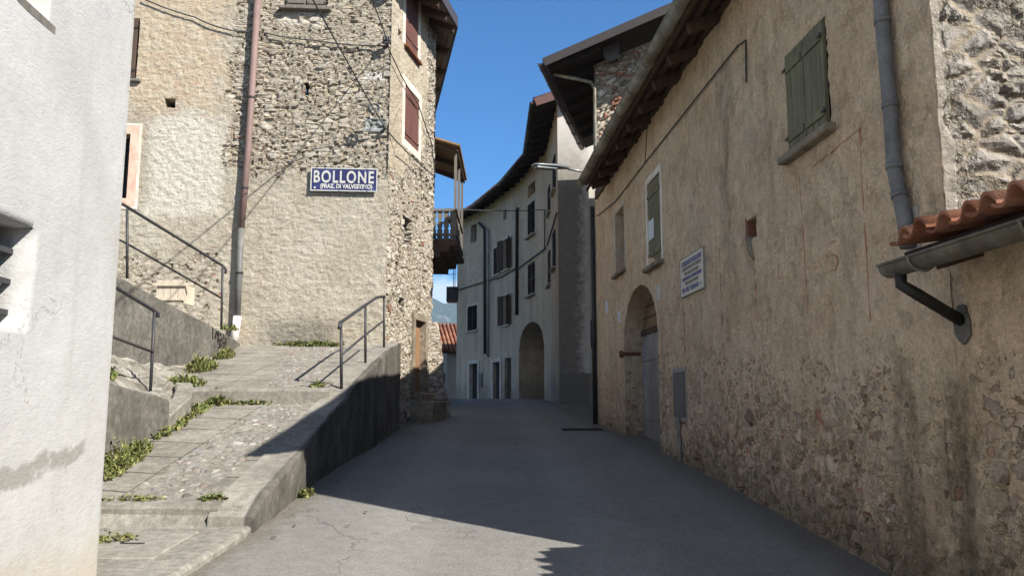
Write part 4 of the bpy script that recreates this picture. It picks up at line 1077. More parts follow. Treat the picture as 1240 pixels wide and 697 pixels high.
bm = B(); tube(bm, [g1, g1 + Vector((.0, 0, -.07)), g1 + Vector((.05, .06, -.13)), Vector((o_[0], -.02, o_[1]))], .036, 12)
dp = obj('outlet_pipe', bm, M['rubber'], rS, FR)
bm = B(); vs = []
for k in range(20):
    t = 2 * math.pi * k / 20; vs.append((o_[0] + .0 + (.075 + .02 * fbm(k, 1, 0, .7)) * math.cos(t), o_[1] - .02 + (.115 + .02 * fbm(k, 3, 0, .7)) * math.sin(t)))
plate(bm, vs, -.02, .03); obj('mortar_patch', bm, M['conc_dark'], dp, FR)
FSd = Fr(tuple(FR.w(SEND, 0, 0).xy), (1, .0626)); obj('wall', wallmesh(0, 5.5, -.9, 4.1, (), .4, lambda s: 2.35 + s * .2, 1.5), M['plasterR'], rS, FSd)

# ================================================================== WHITE HOUSE, near left
rW = root('white_house', (-2.52, 5.1, .4), 'near white rendered house wall with a small barred window and a scuffed grey patch', 'house')
wl = (FW.hit(-70, 330)[0], FW.hit(36, 330)[0], FW.hit(30, 398)[1], FW.hit(30, 272)[1]); wu = (FW.hit(-60, 10)[0], FW.hit(60, 10)[0], FW.hit(55, 18)[1], FW.hit(55, 18)[1] + 1.3)
M['white'].displacement_method = 'BUMP'
wm_ = wallmesh(-12, 0, -1.5, 6.6, [H(wl, 0, .24), H(wu, 0, .22)], .06)
wm_ = ([(x - (.010 + .014 * fbm(z, 1, 0, 3, 5) if x > -.001 else 0), y + .006 * fbm(x, z, 2, 2.2), z) for x, y, z in wm_[0]], [], wm_[2])
obj('wall', wm_, M['white'], rW, FW, True)
FW2 = Fr((-2.52, 5.1), (-1, -.06)); obj('wall', wallmesh(0, 6.5, -.5, 6.6, (), .3), M['white'], rW, FW2)
FW3 = Fr(tuple(FW.w(-12, 6.5, 0).xy), (1, .06)); obj('wall', wallmesh(0, 6.5, -1.5, 6.6, (), .5), M['white'], rW, FW3)
bm = B(); slab(bm, [FW.w(-12.3, -.55, 6.45), FW.w(.12, -.02, 6.66), FW.w(.12, 6.6, 8.6), FW.w(-12.3, 6.6, 8.6)], .1); obj('roof', bm, M['fascia_red'], rW, WORLD)
w = window(rW, FW, wl, 'none', None, .22, None, None)
bm = B()
for k in range(3): z = wl[2] + (wl[3] - wl[2]) * (.16 + .30 * k); box(bm, wl[0], wl[1] + .03, .09, .115, z - .014, z + .014)
for k in range(6): s_ = wl[1] - .10 - k * .13; tube(bm, [(s_, .12, wl[2]), (s_, .12, wl[3])], .009, 6)
obj('window_bars', bm, M['iron'], w, FW)
w = window(rW, FW, wu, 'none', None, .2, M['grey_wood'], None, bars=5, sillw=.0)

# ================================================================== GABLED STONE HOUSE, middle
FMg = Fr((1.985, 18.6), (1, -.235))
rM = root('gabled_house', (1.985, 18.6, 1.1), 'tall gabled stone house behind the long house with wide dark eaves', 'house')
FMs = Fr((1.985 + .24 * 5.0, 18.6 + 5.0), (-.235, -1))
cE = at(659, 74, 17.9); zM = cE.z; sE = FMg.loc(cE).x; slM = .345
def maskM(m, f1, big, e):
    n = m.noise(3.5, 6, .7); return m.ss(m.ss(m.z, 5.6, 4.8) + (n - .5) * .9, .5, .62)
M['stoneM'] = m_masonry('mixed_brick_rubble', [(.3, (.40, .34, .26)), (.7, (.48, .42, .33))], [(0, (.28, .24, .19)), (.35, (.42, .365, .29)), (.6, (.52, .465, .385)), (.8, (.60, .56, .50)), (1, (.36, .29, .22))], [(.3, (.38, .32, .24)), (.7, (.48, .41, .31))], maskM, .07, .24, .12, .6, .17)
rdg = 4.3
gt = lambda s: zM - .16 + (min(s, 2 * rdg - s) - sE) * slM
obj('wall', wallmesh(0, 8.6, .8, 12, (), .06, gt, 6.0), M['stoneM'], rM, FMg)
obj('wall', wallmesh(0, 5.14, .8, gt(0), (), .2), M['stoneM'], rM, FMs)
def mp(s, y, dz=0.0): return Vector((s, y, zM + (min(s, 2 * rdg - s) - sE) * slM + dz))
yf = FMg.loc(cE).y
bm = B(); slab(bm, [mp(sE, yf), mp(rdg, yf), mp(rdg, 5.6), mp(sE, 5.6)], .06); slab(bm, [mp(rdg, yf), mp(2 * rdg - sE, yf), mp(2 * rdg - sE, 5.6), mp(rdg, 5.6)], .06)
rf = obj('roof', bm, M['dark_board'], rM, FMg)
bm = B()
for i in range(7):
    y = yf + .25 + i * .85; beam(bm, mp(sE + .1, y, -.07), mp(.2, y, -.07), .1, .12)
objs('rafter', bm, M['dark_board'], rf, FMg)
bm = B(); beam(bm, mp(sE - .04, yf - .02, .07), mp(rdg, yf - .02, .07), .03, .2); beam(bm, mp(rdg, yf - .02, .07), mp(2 * rdg - sE, yf - .02, .07), .03, .2)
beam(bm, mp(sE - .02, yf - .02, .05), mp(sE - .02, 5.6, .05), .03, .13); obj('fascia', bm, M['fascia'], rf, FMg)
bm = B(); bmx = coppi(sE, rdg, 0, 0, 1, yf + .05, 0, 2, .22, .09, seed=9)
obj('gutter', gutter(mp(sE - .09, yf, -.02), mp(sE - .09, 5.6, -.02), .065), M['fascia'], rf, FMg); bmx.free(); bm.free()
for px in (740, 806):
    q = at(px, 57 if px == 740 else 20, 18.0); l = FMg.loc(q); bm = B(); vs = [(l.x + .19 * math.cos(t), l.z - .10 + .26 * math.sin(t)) for t in np.linspace(math.pi, 2 * math.pi, 13)] + [(l.x + .19, mp(l.x + .19, 0).z - .05), (l.x - .19, mp(l.x - .19, 0).z - .05)]
    plate(bm, vs, l.y - .01, l.y + .03); obj('purlin_cap', bm, M['fascia'], rf, FMg)
    bm = B(); beam(bm, (l.x, l.y + .03, l.z + .06), (l.x, .2, l.z + .06), .2, .22); obj('purlin', bm, M['dark_board'], rf, FMg)
q = at(737, 36, 18.6); l = FMg.loc(q); bm = B(); zc_ = mp(l.x, 0).z
box(bm, l.x - .22, l.x + .3, 1.0, 1.4, zc_ - .2, zc_ + .25, None, .02)
for k in range(3): tube(bm, [(l.x - .16 + .2 * k, .85, zc_ + .27), (l.x - .16 + .2 * k, 1.5, zc_ + .27)], .09, 10)
obj('chimney', bm, M['tile'], rf, FMg)
# its pale downpipe
P = [at(671, 90, 18.6), at(706, 97.5, 18.35), at(716, 100, 18.3), at(720, 108, 18.3), at(721, 215, 18.3)]
bm = B(); tube(bm, P, .04, 10); obj('downpipe', bm, M['zinc_old'], rM, WORLD)

# ================================================================== CURVED HOUSE ROW, far end
PL = [(1.455, 25.0), (1.30, 30.08), (.197, 34.7), (-1.29, 39.05), (-2.9, 42.3)]
rF = root('curved_house', (0.2, 32, 1.6), 'long plastered house curving round the bend with an arched passage and many shuttered windows', 'house')
FF = []
for a, b in zip(PL, PL[1:]): FF.append(Fr(b, (a[0] - b[0], a[1] - b[1])))
LEN = [math.dist(a, b) for a, b in zip(PL, PL[1:])]
ZE = EYE + 9.35
def rx(k, *a): return FF[k].rect(*a)
W1 = [rx(0, 664.3, 666.6, 226, 258), rx(0, 670.2, 673, 190, 232), rx(0, 664.3, 666.8, 304, 345), rx(0, 670.2, 673, 280, 325)]
W2 = [rx(1, 639, 648, 245, 285), rx(1, 639, 648, 318, 357)]; A2 = rx(1, 639, 648, 222, 237)
arch = rx(1, 628.5, 659, 420, 492); arch_top = FF[1].hit(645, 389)[1]
W3 = [rx(2, 597.5, 606, 299, 332), rx(2, 610, 617, 289, 326), rx(2, 610, 616.5, 357, 393)]; A3 = rx(2, 609.5, 613.5, 254, 266); D3 = [rx(2, 597.5, 606, 438, 492), rx(2, 611, 619, 433, 492)]
W4 = [rx(3, 566, 578, 370, 400)]; A4 = rx(3, 570, 577, 272, 293); D4 = [rx(3, 569, 579, 440, 492)]
def fw(k, holes, mat): return obj('wall', wallmesh(0, LEN[k], .6, ZE + .5, holes, .35), mat, rF, FF[k])
fw(0, [H(r, 0, .15) for r in W1], M['far_a'])
fw(1, [H(r, 0, .15) for r in W2] + [H(A2, 0, .3), (arch[0], arch[1], .7, arch[3], arch_top - arch[3], 1.6)], M['far_a'])
fw(2, [H(r, 0, .15) for r in W3] + [H(A3, 0, .3)] + [(r[0], r[1], .7, r[3], 0, .25) for r in D3], M['far_b'])
fw(3, [H(r, 0, .15) for r in W4] + [H(A4, 0, .3)] + [(r[0], r[1], .7, r[3], 0, .25) for r in D4], M['far_b'])
for i, r in enumerate(W1): window(rF, FF[0], r, 'shut', M['slate' if i != 2 else 'brown'], .13, M['dark_trim'], None, style='louvre', sy=-.02, sillw=.14)
for i, r in enumerate(W2): window(rF, FF[1], r, 'shut', M['slate' if i == 0 else 'brown'], .13, M['dark_trim'], M['pale_trim'] if i == 0 else None, .06, style='louvre', sy=.02, sillw=.16)
for i, r in enumerate(W3): window(rF, FF[2], r, 'shut' if i == 0 else 'open', M['brown'], .13, M['pale_trim'], M['white_trim'], .07, style='louvre', sy=.02)
for r in W4: window(rF, FF[3], r, 'shut', M['slate'], .13, M['pale_trim'], M['white_trim'], .1, style='louvre', sy=.03)
for k, r in ((1, A2), (2, A3), (3, A4)):
    bm = B(); box(bm, r[0] - .05, r[1] + .05, .27, .31, r[2] - .05, r[3] + .05); obj('attic_opening', bm, M['black'], rF, FF[k])
for k, r, tr in ((2, D3[0], 1), (2, D3[1], 0), (3, D4[0], 1)):
    bm = B(); box(bm, r[0], r[1], .15, .2, .8, r[3]); d = obj('door', bm, M['slate'] if tr else M['brown'], rF, FF[k])
    if tr:
        bm = B(); ring(bm, r[0], r[1], .8, r[3], .17, -.05, .15, False); obj('frame', bm, M['white_trim'], d, FF[k])
bm = B(); box(bm, arch[0] - .1, arch[1] + .1, 1.55, 1.62, .6, arch_top + .1); pg = obj('passage', bm, M['gate'], rF, FF[1])
bm = B(); box(bm, arch[0], arch[1], 1.2, 1.55, .8, 1.95, None, .02); obj('passage_step', bm, M['conc_dark'], pg, FF[1])
mb = rx(3, 580.5, 584.5, 452, 468); bm = B(); box(bm, mb[0], mb[1], -.06, .05, mb[2], mb[3]); obj('meter_box', bm, M['meter'], rF, FF[3])
# front face with the dark stain, and the recess beside it
FFf = Fr(PL[0], (1, .02)); obj('wall', wallmesh(0, .98, .6, 11.2, (), .25, caps='r', depth=.5), M['far_front'], rF, FFf)
obj('wall', wallmesh(.98, 4.5, .6, 11.6, (), .3), M['far_front'], rF, Fr(tuple(FFf.w(0, .45, 0).xy), (1, .02)))
r_ = FFf.rect(714, 722, 388, 421, .45); bm = B(); box(bm, r_[0], r_[1], .36, .46, r_[2], r_[3]); w = obj('window', bm, M['slate'], rF, FFf)
bm = B()
for k in range(3): s_ = r_[0] + (r_[1] - r_[0]) * (k + .5) / 3; tube(bm, [(s_, .35, r_[2]), (s_, .35, r_[3])], .012, 6)
obj('window_bars', bm, M['iron'], w, FFf)
# roof: eaves following the bend
EV = []
for i in range(5):
    n = Vector((0, 0))
    for k in (i - 1, i):
        if 0 <= k < 4: n += Vector((FF[k].n.x, FF[k].n.y))
    n.normalize(); EV.append((Vector(PL[i]) - n * .78, Vector(PL[i]) + n * 3.6))
d0 = (EV[0][0] - EV[1][0]).normalized(); EV[0] = (EV[0][0] + d0 * .5, EV[0][1] + d0 * .5)
bm = B()
for (a, ai), (b, bi) in zip(EV, EV[1:]):
    slab(bm, [(a.x, a.y, ZE), (b.x, b.y, ZE), (bi.x, bi.y, ZE + 1.55), (ai.x, ai.y, ZE + 1.55)], .1)
rf = obj('roof', bm, M['dark_board'], rF, WORLD)
bm = B(); (a, ai) = EV[0]; beam(bm, (a.x, a.y - .03, ZE + .08), (ai.x, ai.y - .03, ZE + 1.63), .04, .26); obj('fascia', bm, M['fascia_red'], rf, WORLD)
bm = B()
for (a, ai), (b, bi) in zip(EV, EV[1:]):
    n = max(4, int((b - a).length / .24))
    for i in range(n):
        p = a.lerp(b, (i + .5) / n); q = ai.lerp(bi, (i + .5) / n); tube(bm, [(p.x, p.y, ZE + .07), (q.x, q.y, ZE + 1.62)], .1, 8)
obj('roof_tiles', bm, M['tile'], rf, WORLD)
bm = B()
for (a, ai), (b, bi) in zip(EV, EV[1:]):
    n = max(4, int((b - a).length / .7))
    for i in range(n):
        p = a.lerp(b, (i + .3) / n); q = ai.lerp(bi, (i + .3) / n); r_ = p.lerp(q, .32); p2 = p.lerp(q, .02); beam(bm, (p2.x, p2.y, ZE - .07), (r_.x, r_.y, ZE - .07 + .3 * 1.55), .1, .12)
objs('rafter', bm, M['dark_board'], rf, WORLD)
for (a, ai), (b, bi) in zip(EV, EV[1:]):
    n = (a - ai).normalized(); obj('gutter', gutter((a.x + n.x * .05, a.y + n.y * .05, ZE - .02), (b.x + n.x * .05, b.y + n.y * .05, ZE - .02), .07), M['pipe_dark'], rf, WORLD)
bm = B(); c = at(588, 252, 41); tube(bm, [(c.x, c.y, c.z - 1.0), (c.x, c.y, c.z + .45)], .11, 10); tube(bm, [(c.x, c.y, c.z + .5), (c.x, c.y, c.z + .56)], .2, 10); box(bm, c.x - .02, c.x + .02, c.y - .02, c.y + .02, c.z + .4, c.z + .52)
obj('flue', bm, M['zinc'], rf, WORLD)
# pipes and conduit
def fpipe(k, pxs, off, r, mat): 
    bm = B(); tube(bm, pipe_pts(FF[k], pxs, off), r, 8); return obj('downpipe', bm, mat, rF, FF[k])
fpipe(2, [(627, 252), (625.8, 256), (625.5, 381)], -.1, .07, M['pipe_dark'])
fpipe(2, [(589.0, 276), (591.3, 281), (591.0, 432)], -.09, .05, M['zinc'])
fpipe(3, [(580, 270), (586.5, 277), (587, 428)], -.1, .07, M['pipe_dark'])
for k, p in ((0, [(674, 258), (662.5, 297)]), (1, [(661, 300), (627, 325)]), (2, [(625, 324), (607, 335), (589, 340)]), (3, [(587, 341), (554, 351)])): cable_on(rF, FF[k], p, -.06, .03, 'wall_cable')
cable_on(rF, FF[1], [(659.5, 254), (659.5, 300)], -.05, .025, 'wall_cable')
bm = B(); a = at(552, 347, 42); box(bm, a.x - .5, a.x + .05, 42.1, 42.9, a.z - .75, a.z + .02)
obj('meter_box', bm, M['pipe_dark'], rF, WORLD)
bm = B(); tube(bm, [at(549, 300, 42), at(549, 350, 42)], .02, 6); tube(bm, [at(551, 300, 42), at(551, 350, 42)], .02, 6); obj('antenna_pole', bm, M['iron'], rF, WORLD)
# far gable end
FFe = Fr((PL[4][0] + 6, PL[4][1] + 3), (-6, -3)); obj('wall', wallmesh(0, 6.7, 0, ZE + .5, (), .8), M['far_b'], rF, FFe)

# ================================================================== small house and mountain in the distance
ap = at(540, 393, 52); re = at(543.5, 425, 49.6); le = at(524, 434, 54.4)
rH = root('distant_house', (re.x, re.y, -1), 'small distant house with a red tiled roof beyond the bend of the street', 'house')
dH = Vector((re.x - le.x, re.y - le.y)); FH = Fr((le.x, le.y), (dH.x, dH.y)); WH = dH.length
cx_ = FH.loc(ap).x; zr_ = ap.z; zl_ = (le.z + re.z) / 2 + .15
M['far_house'] = m_plain('grey_render', (.26, .24, .21), .15, 2, .9, .01)
gh = lambda s: zr_ - .3 - abs(s - cx_) * (zr_ - zl_) / max(cx_, WH - cx_)
obj('wall', wallmesh(.5, WH - .5, -2, 9, (), .4, gh, 2.0), M['far_house'], rH, FH)
FHs = Fr(tuple(FH.w(WH - .5, 0, 0).xy), (-FH.d.y, FH.d.x)); obj('wall', wallmesh(0, 9, -2, zl_, (), .5), M['far_house'], rH, FHs)
bm = B(); slab(bm, [(cx_, -.6, zr_), (WH, -.6, re.z), (WH, 9, re.z), (cx_, 9, zr_)], .15); slab(bm, [(cx_, -.6, zr_), (0, -.6, le.z), (0, 9, le.z), (cx_, 9, zr_)], .15); rf = obj('roof', bm, M['dark_board'], rH, FH)
bm = B()
for i in range(38):
    y = -.6 + i * .25; tube(bm, [(cx_, y, zr_ + .05), (WH + .05, y, re.z + .05)], .11, 6)
obj('roof_tiles', bm, M['tile'], rf, FH)
for s_ in (WH * .3, WH * .72):
    bm = B(); box(bm, s_ - .45, s_ + .45, -.04, .1, 0, 2.3 + 1.0 * (s_ > WH / 2)); obj('door', bm, M['slate'], rH, FH)

M['rock'] = None
def m_mount():
    m = Mat('mountain_forest'); n = m.noise(.012, 8, .7); f = m.noise(.05, 6, .7)
    c = m.ramp(n + (f - .5) * .5, [(.35, (.022, .04, .02)), (.58, (.04, .055, .03)), (.68, (.14, .14, .13)), (.8, (.22, .22, .21))])
    m.bump(n + f * .3, 12); return m.done(c, .95, 0, .1)
M['rock'] = m_mount()
def mh(x, y):
    r = math.hypot(x + 280, y - 3000); ridge = max(0, 1 - abs(y - 3000 - .15 * x) / 900)
    return -42 + 520 * ridge ** .9 * (.75 + .22 * mnoise.fractal((x / 700, y / 700, 1.3), 1, 2, 6) + .1 * mnoise.fractal((x / 160, y / 160, 4), 1, 2, 5))
tag(obj('mountain', grid(list(np.arange(-2600, 2601, 40)), list(np.arange(2050, 4000, 45)), mh), M['rock'], smooth=True), kind='structure')

# ================================================================== railings
def railing(name, posts, tops, mids, label, pr=.021, extra=None):
    o_ = root(name, posts[0][0], label, 'railing', 'dark iron handrails')
    for a, b in posts:
        bm = B(); tube(bm, [a, b], pr, 8); obj('post', bm, M['iron'], o_, WORLD)
        
    bm = B(); tube(bm, tops, .024, 10); obj('handrail', bm, M['iron'], o_, WORLD)
    bm = B(); tube(bm, mids, .017, 8); obj('middle_rail', bm, M['iron'], o_, WORLD)
    return o_
pb = [(at(413, 490, 11.2), at(413, 392, 11.2)), (at(442.5, 441, 13.0), at(442.5, 370, 13.0)), (at(465, 422, 14.9), at(465, 360, 14.9))]
t0 = at(410, 402, 11.05); mid = [at(413, 430, 11.2), at(442.5, 405, 13.0), at(464.5, 388, 14.9)]
for p in pb: p[0].z = wall_top(p[0].y) - .02
railing('railing', pb, [at(410.5, 397, 11.05), at(412, 390.5, 11.2), at(442.5, 369, 13.0), at(457, 359.5, 14.2), at(465.5, 359, 14.9)], mid, 'dark iron railing with three posts on the retaining wall beside the road')
q0, q1 = at(154, 337, 11.7), at(268, 395, 14.0)
qm = at(60, 300, 9.8)
railing('railing', [(q0, at(154, 253, 11.7)), (q1, at(269.5, 322, 14.0))], [at(100, 219, 10.9), at(154, 250.5, 11.7), at(269, 321, 14.0), at(273.5, 326, 14.05), at(273, 331, 14.05)], [at(100, 268, 10.9), at(154, 295, 11.7), at(268.5, 361, 14.0)], 'long dark iron railing on top of the terrace wall below the stone house')
r1 = at(182.5, 471, 10.3); r1.z -= .12
railing('railing', [(r1, at(187, 377, 10.3))], [at(110, 330, 8.6), at(137, 346, 9.2), at(187, 376, 10.3), at(191.5, 379, 10.35), at(191, 384, 10.35)], [at(110, 396, 8.6), at(137, 408, 9.2), at(185, 426, 10.3)], 'short dark iron handrail partly hidden behind the white house corner')

# ================================================================== signs
def text(body, F, parent, x, z, size, mat, y, w=None, bold=.0, align='CENTER', name='lettering', sp=1.0):
    cu = bpy.data.curves.new(name, 'FONT'); cu.body = body; cu.size = size; cu.align_x = align; cu.extrude = .0015; cu.offset = bold; cu.resolution_u = 4; cu.space_character = sp
    t = bpy.data.objects.new('tmp', cu); COL.objects.link(t); bpy.context.view_layer.update()
    me = bpy.data.meshes.new_from_object(t.evaluated_get(bpy.context.evaluated_depsgraph_get())); bpy.data.objects.remove(t); bpy.data.curves.remove(cu)
    xs = [v.co.x for v in me.vertices]; W_ = max(xs) - min(xs); k = (w / W_) if w else 1
    for v in me.vertices: v.co = Vector((x + v.co.x * k, y - v.co.z - .0015, z + v.co.y))
    me.materials.append(mat)
    return link(name, me, parent, F.M)
M['enamel'] = m_plain('blue_enamel', (.013, .016, .075), .25, 9, .5, .001, .4, 0, (.026, .034, .13))
def m_chip():
    m = Mat('chipped_white_enamel'); c = m.mix(m.ss(m.noise(13, 5, .75), .58, .62), (.46, .46, .43), (.03, .035, .11)); return m.done(c, .45, 0, .4)
M['enamel_white'] = m_chip()
M['plaque'] = m_plain('pale_plaque', (.66, .61, .50), .08, 6, .7, .002)
M['blue_ink'] = m_plain('faded_blue_ink', (.17, .175, .31), .2, 30, .8, 0); M['grey_ink'] = m_plain('faded_grey_ink', (.27, .235, .21), .2, 30, .8, 0)
sg = FL.rect(377, 457.5, 205, 233); s0, s1, z0, z1 = sg; y = -.09
rs = root('town_sign', tuple(FL.w((s0 + s1) / 2, y, z0)), 'blue enamel town sign reading BOLLONE in white on the stone house front', 'sign')
bm = B(); box(bm, s0, s1, y, y + .02, z0, z1, None, .004); obj('plate', bm, M['enamel'], rs, FL)
bm = B(); bw = .022
for q in ((s0, s1, z0, z0 + bw), (s0, s1, z1 - bw, z1), (s0, s0 + bw, z0 + bw, z1 - bw), (s1 - bw, s1, z0 + bw, z1 - bw)): box(bm, q[0], q[1], y - .006, y, q[2], q[3])
obj('border', bm, M['enamel_white'], rs, FL)
hh = z1 - z0
text('BOLLONE', FL, rs, (s0 + s1) / 2 - .01, z0 + hh * .37, hh * .72, M['enamel_white'], y - .002, (s1 - s0) * .90, .008, sp=1.18)
text('(FRAZ. DI VALVESTINO)', FL, rs, (s0 + s1) / 2 + .05, z0 + hh * .13, hh * .25, M['enamel_white'], y - .002, (s1 - s0) * .78, .006)
text('.', FL, rs, s0 + .09, z0 + hh * .12, hh * .4, M['enamel_white'], y - .002, None, .01)
pq = FR.rect(826.5, 855, 307, 354); s0, s1, z0, z1 = pq; y = -.03; hh = z1 - z0; ww = s1 - s0
rp2 = root('wall_plaque', tuple(FR.w((s0 + s1) / 2, y, z0)), 'pale painted plaque with blue and grey lines of capitals on the tan wall', 'plaque')
bm = B(); box(bm, s0, s1, y, .02, z0, z1, None, .004); obj('plate', bm, M['plaque'], rp2, FR)
bm = B(); bw = .012
for q in ((s0 - bw, s1 + bw, z0 - bw, z0), (s0 - bw, s1 + bw, z1, z1 + bw), (s0 - bw, s0, z0, z1), (s1, s1 + bw, z0, z1)): box(bm, q[0], q[1], y - .004, .015, q[2], q[3])
obj('border', bm, M['dark_trim'], rp2, FR)
for t, zf_, sz, wf, mt in (('COMUNE DI BOLLONE', .79, .17, .86, 'blue_ink'), ('DISTRETTO N.7 DI TIONE', .665, .11, .80, 'grey_ink'), ('GIUD. GIUR. CONDINO', .53, .11, .62, 'grey_ink'), ('TERRITORIO-CONFINANTE', .40, .11, .84, 'blue_ink'), ('CIRCONDARIALE', .27, .11, .58, 'grey_ink'), ('VIA PER TURANO', .09, .16, .76, 'blue_ink')):
    text(t, FR, rp2, (s0 + s1) / 2 - (.06 * ww if 'TURANO' in t else 0), z0 + hh * zf_, hh * sz, M[mt], y - .002, ww * wf, .004)
text('3', FR, rp2, s1 - .1 * ww, z0 + hh * .09, hh * .12, M['grey_ink'], y - .002, None, .002)

# ================================================================== street lamp
La, Lb = at(722, 211, 18.5), at(688, 204.5, 17.9); Le = at(645, 201, 17.4)
rl = root('street_lamp', tuple(La), 'flat grey street lamp head on a thin arm above the shaded road', 'street lamp')
bm = B(); tube(bm, [La, Lb], .028, 8); obj('arm', bm, M['lamp'], rl, WORLD)
d = (Le - Lb); L_ = d.length; Q = d.to_track_quat('X', 'Z').to_matrix().to_4x4(); Mx = Matrix.Translation(Lb) @ Q
bm = B(); sec = [(0, .05, .05), (.12, .09, .06), (.3, .13, .08), (.32, .14, .07), (.8, .13, .05), (L_ - .03, .11, .04), (L_, .07, .015)]
R_ = [[bm.verts.new(Mx @ Vector((x, w_ * math.cos(t), .02 + h_ * math.sin(t) * (1 if math.sin(t) > 0 else .55)))) for t in [2 * math.pi * k / 14 for k in range(14)]] for x, w_, h_ in sec]
for p, q in zip(R_, R_[1:]):
    for k in range(14): bm.faces.new((p[k], p[(k + 1) % 14], q[(k + 1) % 14], q[k])).smooth = True
bm.faces.new(R_[0][::-1]); bm.faces.new(R_[-1]); obj('lamp_head', bm, M['lamp'], rl, WORLD)
bm = B(); box(bm, .36, L_ - .08, -.09, .09, -.03, -.005, Mx, .01); obj('lens', bm, M['zinc'], rl, WORLD)

# ================================================================== overhead wires
def wire(name, pts, sag, r, label):
    pts = [Vector(p) for p in pts]; Q = []
    for a, b in zip(pts, pts[1:]):
        for k in range(16): t = k / 16; p = a.lerp(b, t); p.z -= sag * 4 * t * (1 - t); Q.append(p)
    Q.append(pts[-1]); bm = B(); tube(bm, Q, r, 6); return tag(obj(name, bm, M['cable']), label, 'wire', 'overhead wires')
brk = FL.w(c[0] if False else FL.hit(469, 55)[0], -.2, FL.hit(469, 55)[1] + .05)
hk = FL.w(FL.hit(466, 156)[0], -.15, FL.hit(466, 156)[1])
wire('overhead_wire', [brk, brk + (at(448, -8, 11.8) - brk) * 4], .0, .012, 'thin wire rising from the corner bracket of the stone house out of the picture top')
wire('overhead_wire', [at(430, 92, 15.2) + (at(376, -6, 12.4) - at(430, 92, 15.2)) * 5, at(430, 92, 15.2), hk, at(487, 178, 16.6), at(524, 212, 19.0)], .02, .014, 'thick slanting wire across the stone front down to its corner beside the lower maroon shutter')
lp = []
pc_ = at(452, 132, 15.85)
bm = B()
for k in range(3): tube(bm, [pc_ + Vector((.10 * math.cos(t) + .02 * k, -.02 * k, .10 * math.sin(t))) for t in [2 * math.pi * q / 20 for q in range(21)]], .012, 6)
tag(obj('wire_coil', bm, M['zinc']), 'small coil of spare wire hanging near the stone house corner above the town sign', 'wire coil')
wire('overhead_wire', [at(540, 252.5, 24), at(659.5, 254, 30.3)], .05, .016, 'upper thin wire spanning the street from the balcony to the curved house')
wire('overhead_wire', [at(520, 325, 22), at(551, 331, 42)], .1, .016, 'lower thin wire behind the balcony reaching the far end of the curved house')

# ================================================================== loose board on the terrace
bm = B(); a, b = at(189, 367, 14.9), at(225, 338, 14.9); z_ = a.z
for k in range(4): box(bm, a.x + (b.x - a.x) * k / 4 + .01, a.x + (b.x - a.x) * (k + 1) / 4, 14.88, 14.91, z_ + .01 * k, b.z - .03 * random.random())
M['pale_board'] = m_wood('pale_board', (.62, .56, .46), (.42, .35, .26))
rb2 = root('wooden_crate', (a.x, 14.9, z_), 'pale old wooden crate panel leaning behind the terrace railing', 'crate')
obj('planks', bm, M['pale_board'], rb2, WORLD)
bm = B(); box(bm, a.x - .04, b.x + .16, 14.84, 14.87, b.z - .13, b.z - .07); box(bm, a.x, b.x, 14.84, 14.87, z_ + .05, z_ + .10); box(bm, b.x - .05, b.x + .0, 14.9, 15.35, z_, b.z - .1)
obj('batten', bm, M['pale_board'], rb2, WORLD)

# ================================================================== weeds
def m_leaf():
    m = Mat('weed_leaf'); n = m.noise(14, 4, .7); f = m.noise(30, 3)
    c = m.dim(m.ramp(n, [(.28, (.06, .09, .026)), (.48, (.14, .165, .048)), (.60, (.21, .21, .075)), (.72, (.30, .25, .13))]), m.lin(f, .3, .7, .75, 1.25))
    m.put(m.b.inputs['Subsurface Weight'], 0.0); return m.done(c, .7, 0, .3)
M['leaf'] = m_leaf()
def weed(p, spread, h, n, seed, label, long_=(1, 1), base=None):
    rnd = random.Random(seed); bm = B()
    for i in range(n):
        a = rnd.uniform(0, 6.283); q = math.sqrt(rnd.random()) * spread
        ox, oy = q * math.cos(a) * long_[0], q * math.sin(a) * long_[1]; bz = base(p[0] + ox, p[1] + oy) - p[2] if base else 0
        ht = h * rnd.uniform(.35, 1) * (1 - .5 * q / spread); an = rnd.uniform(0, 6.283); ln = rnd.uniform(.15, .9) * ht
        b0 = Vector((ox, oy, bz - .01)); tip = b0 + Vector((math.cos(an) * ln, math.sin(an) * ln, ht)); m_ = b0.lerp(tip, .55) + Vector((0, 0, .18 * ht))
        thin = rnd.random() < .62; w_ = rnd.uniform(.004, .009) if thin else rnd.uniform(.014, .034)
        if thin and rnd.random() < .5: tip = b0 + (tip - b0) * rnd.uniform(1.1, 1.7); m_ = b0.lerp(tip, .55) + Vector((0, 0, .15 * ht))
        sd = Vector((-math.sin(an), math.cos(an), 0)) * w_
        v = [bm.verts.new(x) for x in (b0 - sd * .3, b0 + sd * .3, m_ + sd, m_ - sd, tip)]
        bm.faces.new((v[0], v[1], v[2], v[3])); bm.faces.new((v[3], v[2], v[4]))
        if rnd.random() < .5:
            for k in range(3):
                t = rnd.uniform(.4, 1); c_ = b0.lerp(tip, t); a2 = rnd.uniform(0, 6.283); e = Vector((math.cos(a2), math.sin(a2), rnd.uniform(-.2, .5))) * rnd.uniform(.02, .05); s2 = Vector((-e.y, e.x, 0)) * .4
                w4 = [bm.verts.new(x) for x in (c_, c_ + e * .5 + s2, c_ + e, c_ + e * .5 - s2)]; bm.faces.new(w4)
    o_ = obj('weed', bm, M['leaf'], None, None); o_.location = p; return tag(o_, label, 'weed', 'weeds along the ramp edges')
def onramp(px, py, zf):
    r = ray(px, py); t = 6.0
    for _ in range(60): t += (EYE + r.z * t - zf(r.y * t)) * (1.6 if r.z < .05 else 1) * 1.2
    return Vector((r.x * t, r.y * t, zf(r.y * t)))
def rz_(y): return ramp_z(y)
